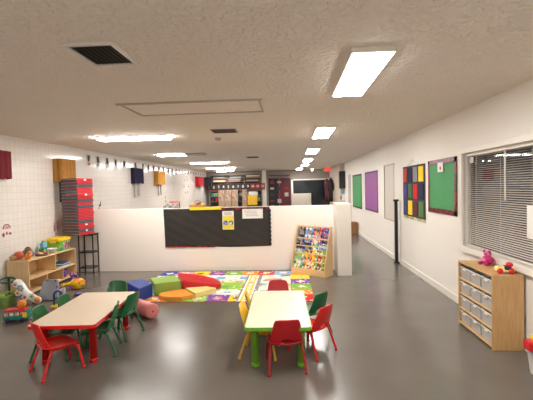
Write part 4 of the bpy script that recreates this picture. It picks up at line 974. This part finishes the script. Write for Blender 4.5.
# flower activity toy
t = thing('flower_toy', 'white activity toy covered in daisy flowers beside the low shelf', 'toy', (-3.9, 5.22, 0), R(0))
bm = B()
tube(bm, [(-.13, 0.03, .30), (-.07, .02, .25), (0, 0, .17), (.1, 0, .09), (.2, -.01, .05)], .06, 14, r2=.05)
ball(bm, (-.13, .03, .3), (.055, .055, .05)); ball(bm, (.2, -.01, .05), .05)
obj('body', bm, mat('toy_white', rgb(236, 232, 230), .4), t)
bm = B(); bx(bm, (-.08, .06, .1), (.04, .05, .2)); obj('support', bm, P('sky'), t)
for i, (x, y, z, kc, kp) in enumerate([(-.06, -.06, .17, 'orange', 'white'), (.05, -.07, .11, 'red', 'white'), (.15, -.06, .12, 'lime', 'white'), (-.1, -.05, .29, 'pink', 'white'), (-.02, -.06, .24, 'yellow', 'sky')]):
    bm = B()
    for k in range(6): a = k*PI/3; ball(bm, (x+.033*math.cos(a), y, z+.033*math.sin(a)), (.019, .01, .019))
    obj('petals', bm, P(kp), t)
    bm = B(); ball(bm, (x, y-.008, z), (.02, .012, .02)); obj('flower_centre', bm, P(kc), t)
bm = B(); ball(bm, (.22, -.05, .07), (.04, .035, .04)); obj('end_ball', bm, P('orange'), t)
# silver mirror panel
t = thing('play_mirror', 'silver-grey rounded easel panel leaning before the low shelf', 'toy', (-3.63, 5.35, 0), R(-2))
mt = Matrix.Rotation(R(-14), 4, 'X')
bm = B(); pts = [(-.165, 0), (.14, 0), (.135, .2), (.10, .3), (-.05, .31), (-.12, .27)]
a = [bm.verts.new(mt @ Vector((u, -.02, v+.008))) for u, v in pts]; b = [bm.verts.new(mt @ Vector((u, .02, v+.008))) for u, v in pts]
bm.faces.new(a); bm.faces.new(b)
for k in range(6): bm.faces.new((a[k], a[(k+1) % 6], b[(k+1) % 6], b[k]))
obj('panel', bm, mat('silver_grey', rgb(158, 162, 172), .35, metal=.3), t, .01, segs=3)
bm = B()
for (u, v) in pts[:-1]: ball(bm, mt @ Vector((u*.88, -.023, .03+v*.86)), .012)
obj('screws', bm, P('navy'), t)
bm = B(); tube(bm, [(0, .03, .25), (0, .16, .01)], .01, 8); obj('rear_leg', bm, M_grey, t)
# blue arch with yellow base
t = thing('toy_arch', 'small blue play arch on a yellow base behind the green chairs', 'toy', (-3.29, 5.05, 0), R(5))
bm = B(); tube(bm, [(-.055, 0, .03), (-.055, 0, .17)]+[(-.055*math.cos(a*PI/8), 0, .17+.055*math.sin(a*PI/8)) for a in range(1, 8)]+[(.055, 0, .17), (.055, 0, .03)], .014, 10); obj('arch', bm, mat('deep_blue', rgb(24, 64, 140), .4), t)
bm = B(); bx(bm, (0, 0, .016), (.17, .12, .032), bev=.01); obj('base', bm, P('yellow'), t)
bm = B(); tube(bm, [(0, 0, .2), (0, 0, .05)], .004, 6); obj('cord', bm, M_white, t)
for z, k in ((.09, 'orange'), (.13, 'purple')):
    bm = B(); ball(bm, (0, 0, z), .02); obj('bead', bm, P(k), t)
# bus
t = thing('toy_bus', 'teal toy bus with a red roof on the floor left of the table', 'toy bus', (-3.47, 4.5, 0), R(14))
bm = B(); bx(bm, (0, 0, .055), (.29, .14, .05), bev=.012); bx(bm, (.0, 0, .1), (.27, .13, .06), bev=.012); obj('body', bm, mat('bus_teal', rgb(20, 130, 116), .4), t)
bm = B(); bx(bm, (-.01, 0, .142), (.24, .12, .026), bev=.01); obj('roof', bm, P('red'), t)
bm = B()
for k in range(4): bx(bm, (-.1+.06*k, -.066, .105), (.042, .006, .04), bev=.002)
obj('windows', bm, cover('bus_windows', [C['pink'], C['cream'], C['tan'], C['magenta']], 30), t)
bm = B(); bx(bm, (.11, -.068, .09), (.05, .008, .06), bev=.002); obj('door_panel', bm, P('yellow'), t)
for sx in (-1, 1):
    for sy in (-1, 1):
        bm = B(); lathe(bm, [(0.001, -.012), (.027, -.012), (.03, 0), (.027, .012), (.001, .012)], (sx*.085, sy*.068, .03), 16, mtx=Matrix.Rotation(R(90), 4, 'X')); obj('wheel', bm, P('navy'), t)
t = thing('toy_ball', 'orange ball resting on the roof of the teal bus', 'ball', (-3.43, 4.53, .156)); bm = B(); ball(bm, (0, 0, .05), .05, seg=20); obj('ball', bm, P('orange'), t)
# spotted ball / stuffed giraffe toys
t = thing('stuffed_toy', 'yellow and orange spotted stuffed toy on the floor by the black stand', 'stuffed toy', (-3.56, 6.0, 0), R(10))
sp_m = cover('giraffe_print', [C['yellow'], C['orange'], C['yellow'], rgb(200, 110, 30)], 22)
bm = B(); ball(bm, (0, 0, .1), (.12, .1, .085)); ball(bm, (0, 0, .03), (.08, .07, .03)); obj('body', bm, sp_m, t)
bm = B(); tube(bm, [(-.07, -.02, .12), (-.13, -.05, .1), (-.19, -.08, .09)], .025, 10); obj('neck', bm, sp_m, t)
bm = B(); ball(bm, (-.2, -.085, .095), (.035, .028, .028)); obj('head', bm, P('yellow'), t)
for s in (-1, 1):
    bm = B(); ball(bm, (-.195, -.085+.025*s, .125), (.008, .006, .014)); obj('ear', bm, P('brown'), t)
bm = B(); ball(bm, (.02, -.02, .18), (.02, .018, .016)); obj('tuft', bm, P('magenta'), t)
blob_toy('toy_bird', 'purple and white winged toy in front of the low shelf far end', 'toy', (-3.62, 5.66, 0), [('body', 'ball', (0, 0, .05), (.05, .05, .05), mat('lilac', rgb(196, 176, 206), .5)), ('wing', 'box', (-.045, -.02, .1), (.035, .03, .1), P('purple')), ('wing', 'box', (.05, -.02, .08), (.03, .03, .08), mat('toy_white', C['white'])), ('beak', 'ball', (.01, -.05, .06), (.015, .02, .015), P('yellow'))])
blob_toy('toy_bird', 'purple toy peeking from the lower shelf corner', 'toy', (-3.83, 6.3, 0), [('body', 'ball', (0, 0, .07), (.05, .05, .07), P('purple')), ('head', 'ball', (0, -.01, .18), (.04, .04, .045), P('purple')), ('wing', 'box', (.06, 0, .15), (.06, .02, .05), P('purple')), ('beak', 'ball', (.02, -.05, .18), (.015, .02, .012), P('pink'))])
blob_toy('toy_boat', 'flat blue toy lying on the floor behind the red-edged table', 'toy', (-3.3, 5.6, 0), [('hull', 'ball', (0, 0, .022), (.09, .05, .022), mat('deep_blue', C['blue'])), ('deck', 'box', (0, 0, .04), (.08, .04, .015), mat('plain_sky', C['sky']))], R(10))
# blue toy under bookcase etc.
bm = B(); prism(bm, [(-2.4, 7.22), (-2.1, 7.22), (-2.1, 7.28), (-2.4, 7.28)], 0, .02); bm.free()

# ---------------------------------------------------------------- light & camera
wd = bpy.data.worlds.new('World'); sc.world = wd; wd.use_nodes = True
wd.node_tree.nodes['Background'].inputs[0].default_value = (.02, .024, .03, 1); wd.node_tree.nodes['Background'].inputs[1].default_value = 1
cd_ = bpy.data.cameras.new('camera'); cam = bpy.data.objects.new('camera', cd_); col.objects.link(cam)
cd_.sensor_width = 36; cd_.lens = 36*378/533; cd_.clip_end = 100
rows = ((0.997643709326528, 0.02088209695164597, 0.06535263780527913), (0.06464391198189974, 0.03298158774586721, -0.9973632134350245), (-0.02298246907715404, 0.9992377859632128, 0.031553973100925614))
M = Matrix(rows).to_4x4(); M.translation = (0, 0, 1.6); 
# local -Z is the view direction
cam.matrix_world = M
sc.camera = cam
vs = sc.view_settings; vs.view_transform = 'Standard'; vs.look = 'None'; vs.gamma = 1; vs.use_curve_mapping = False; vs.exposure = .56
sc.cycles.use_denoising = True; sc.cycles.max_bounces = 10
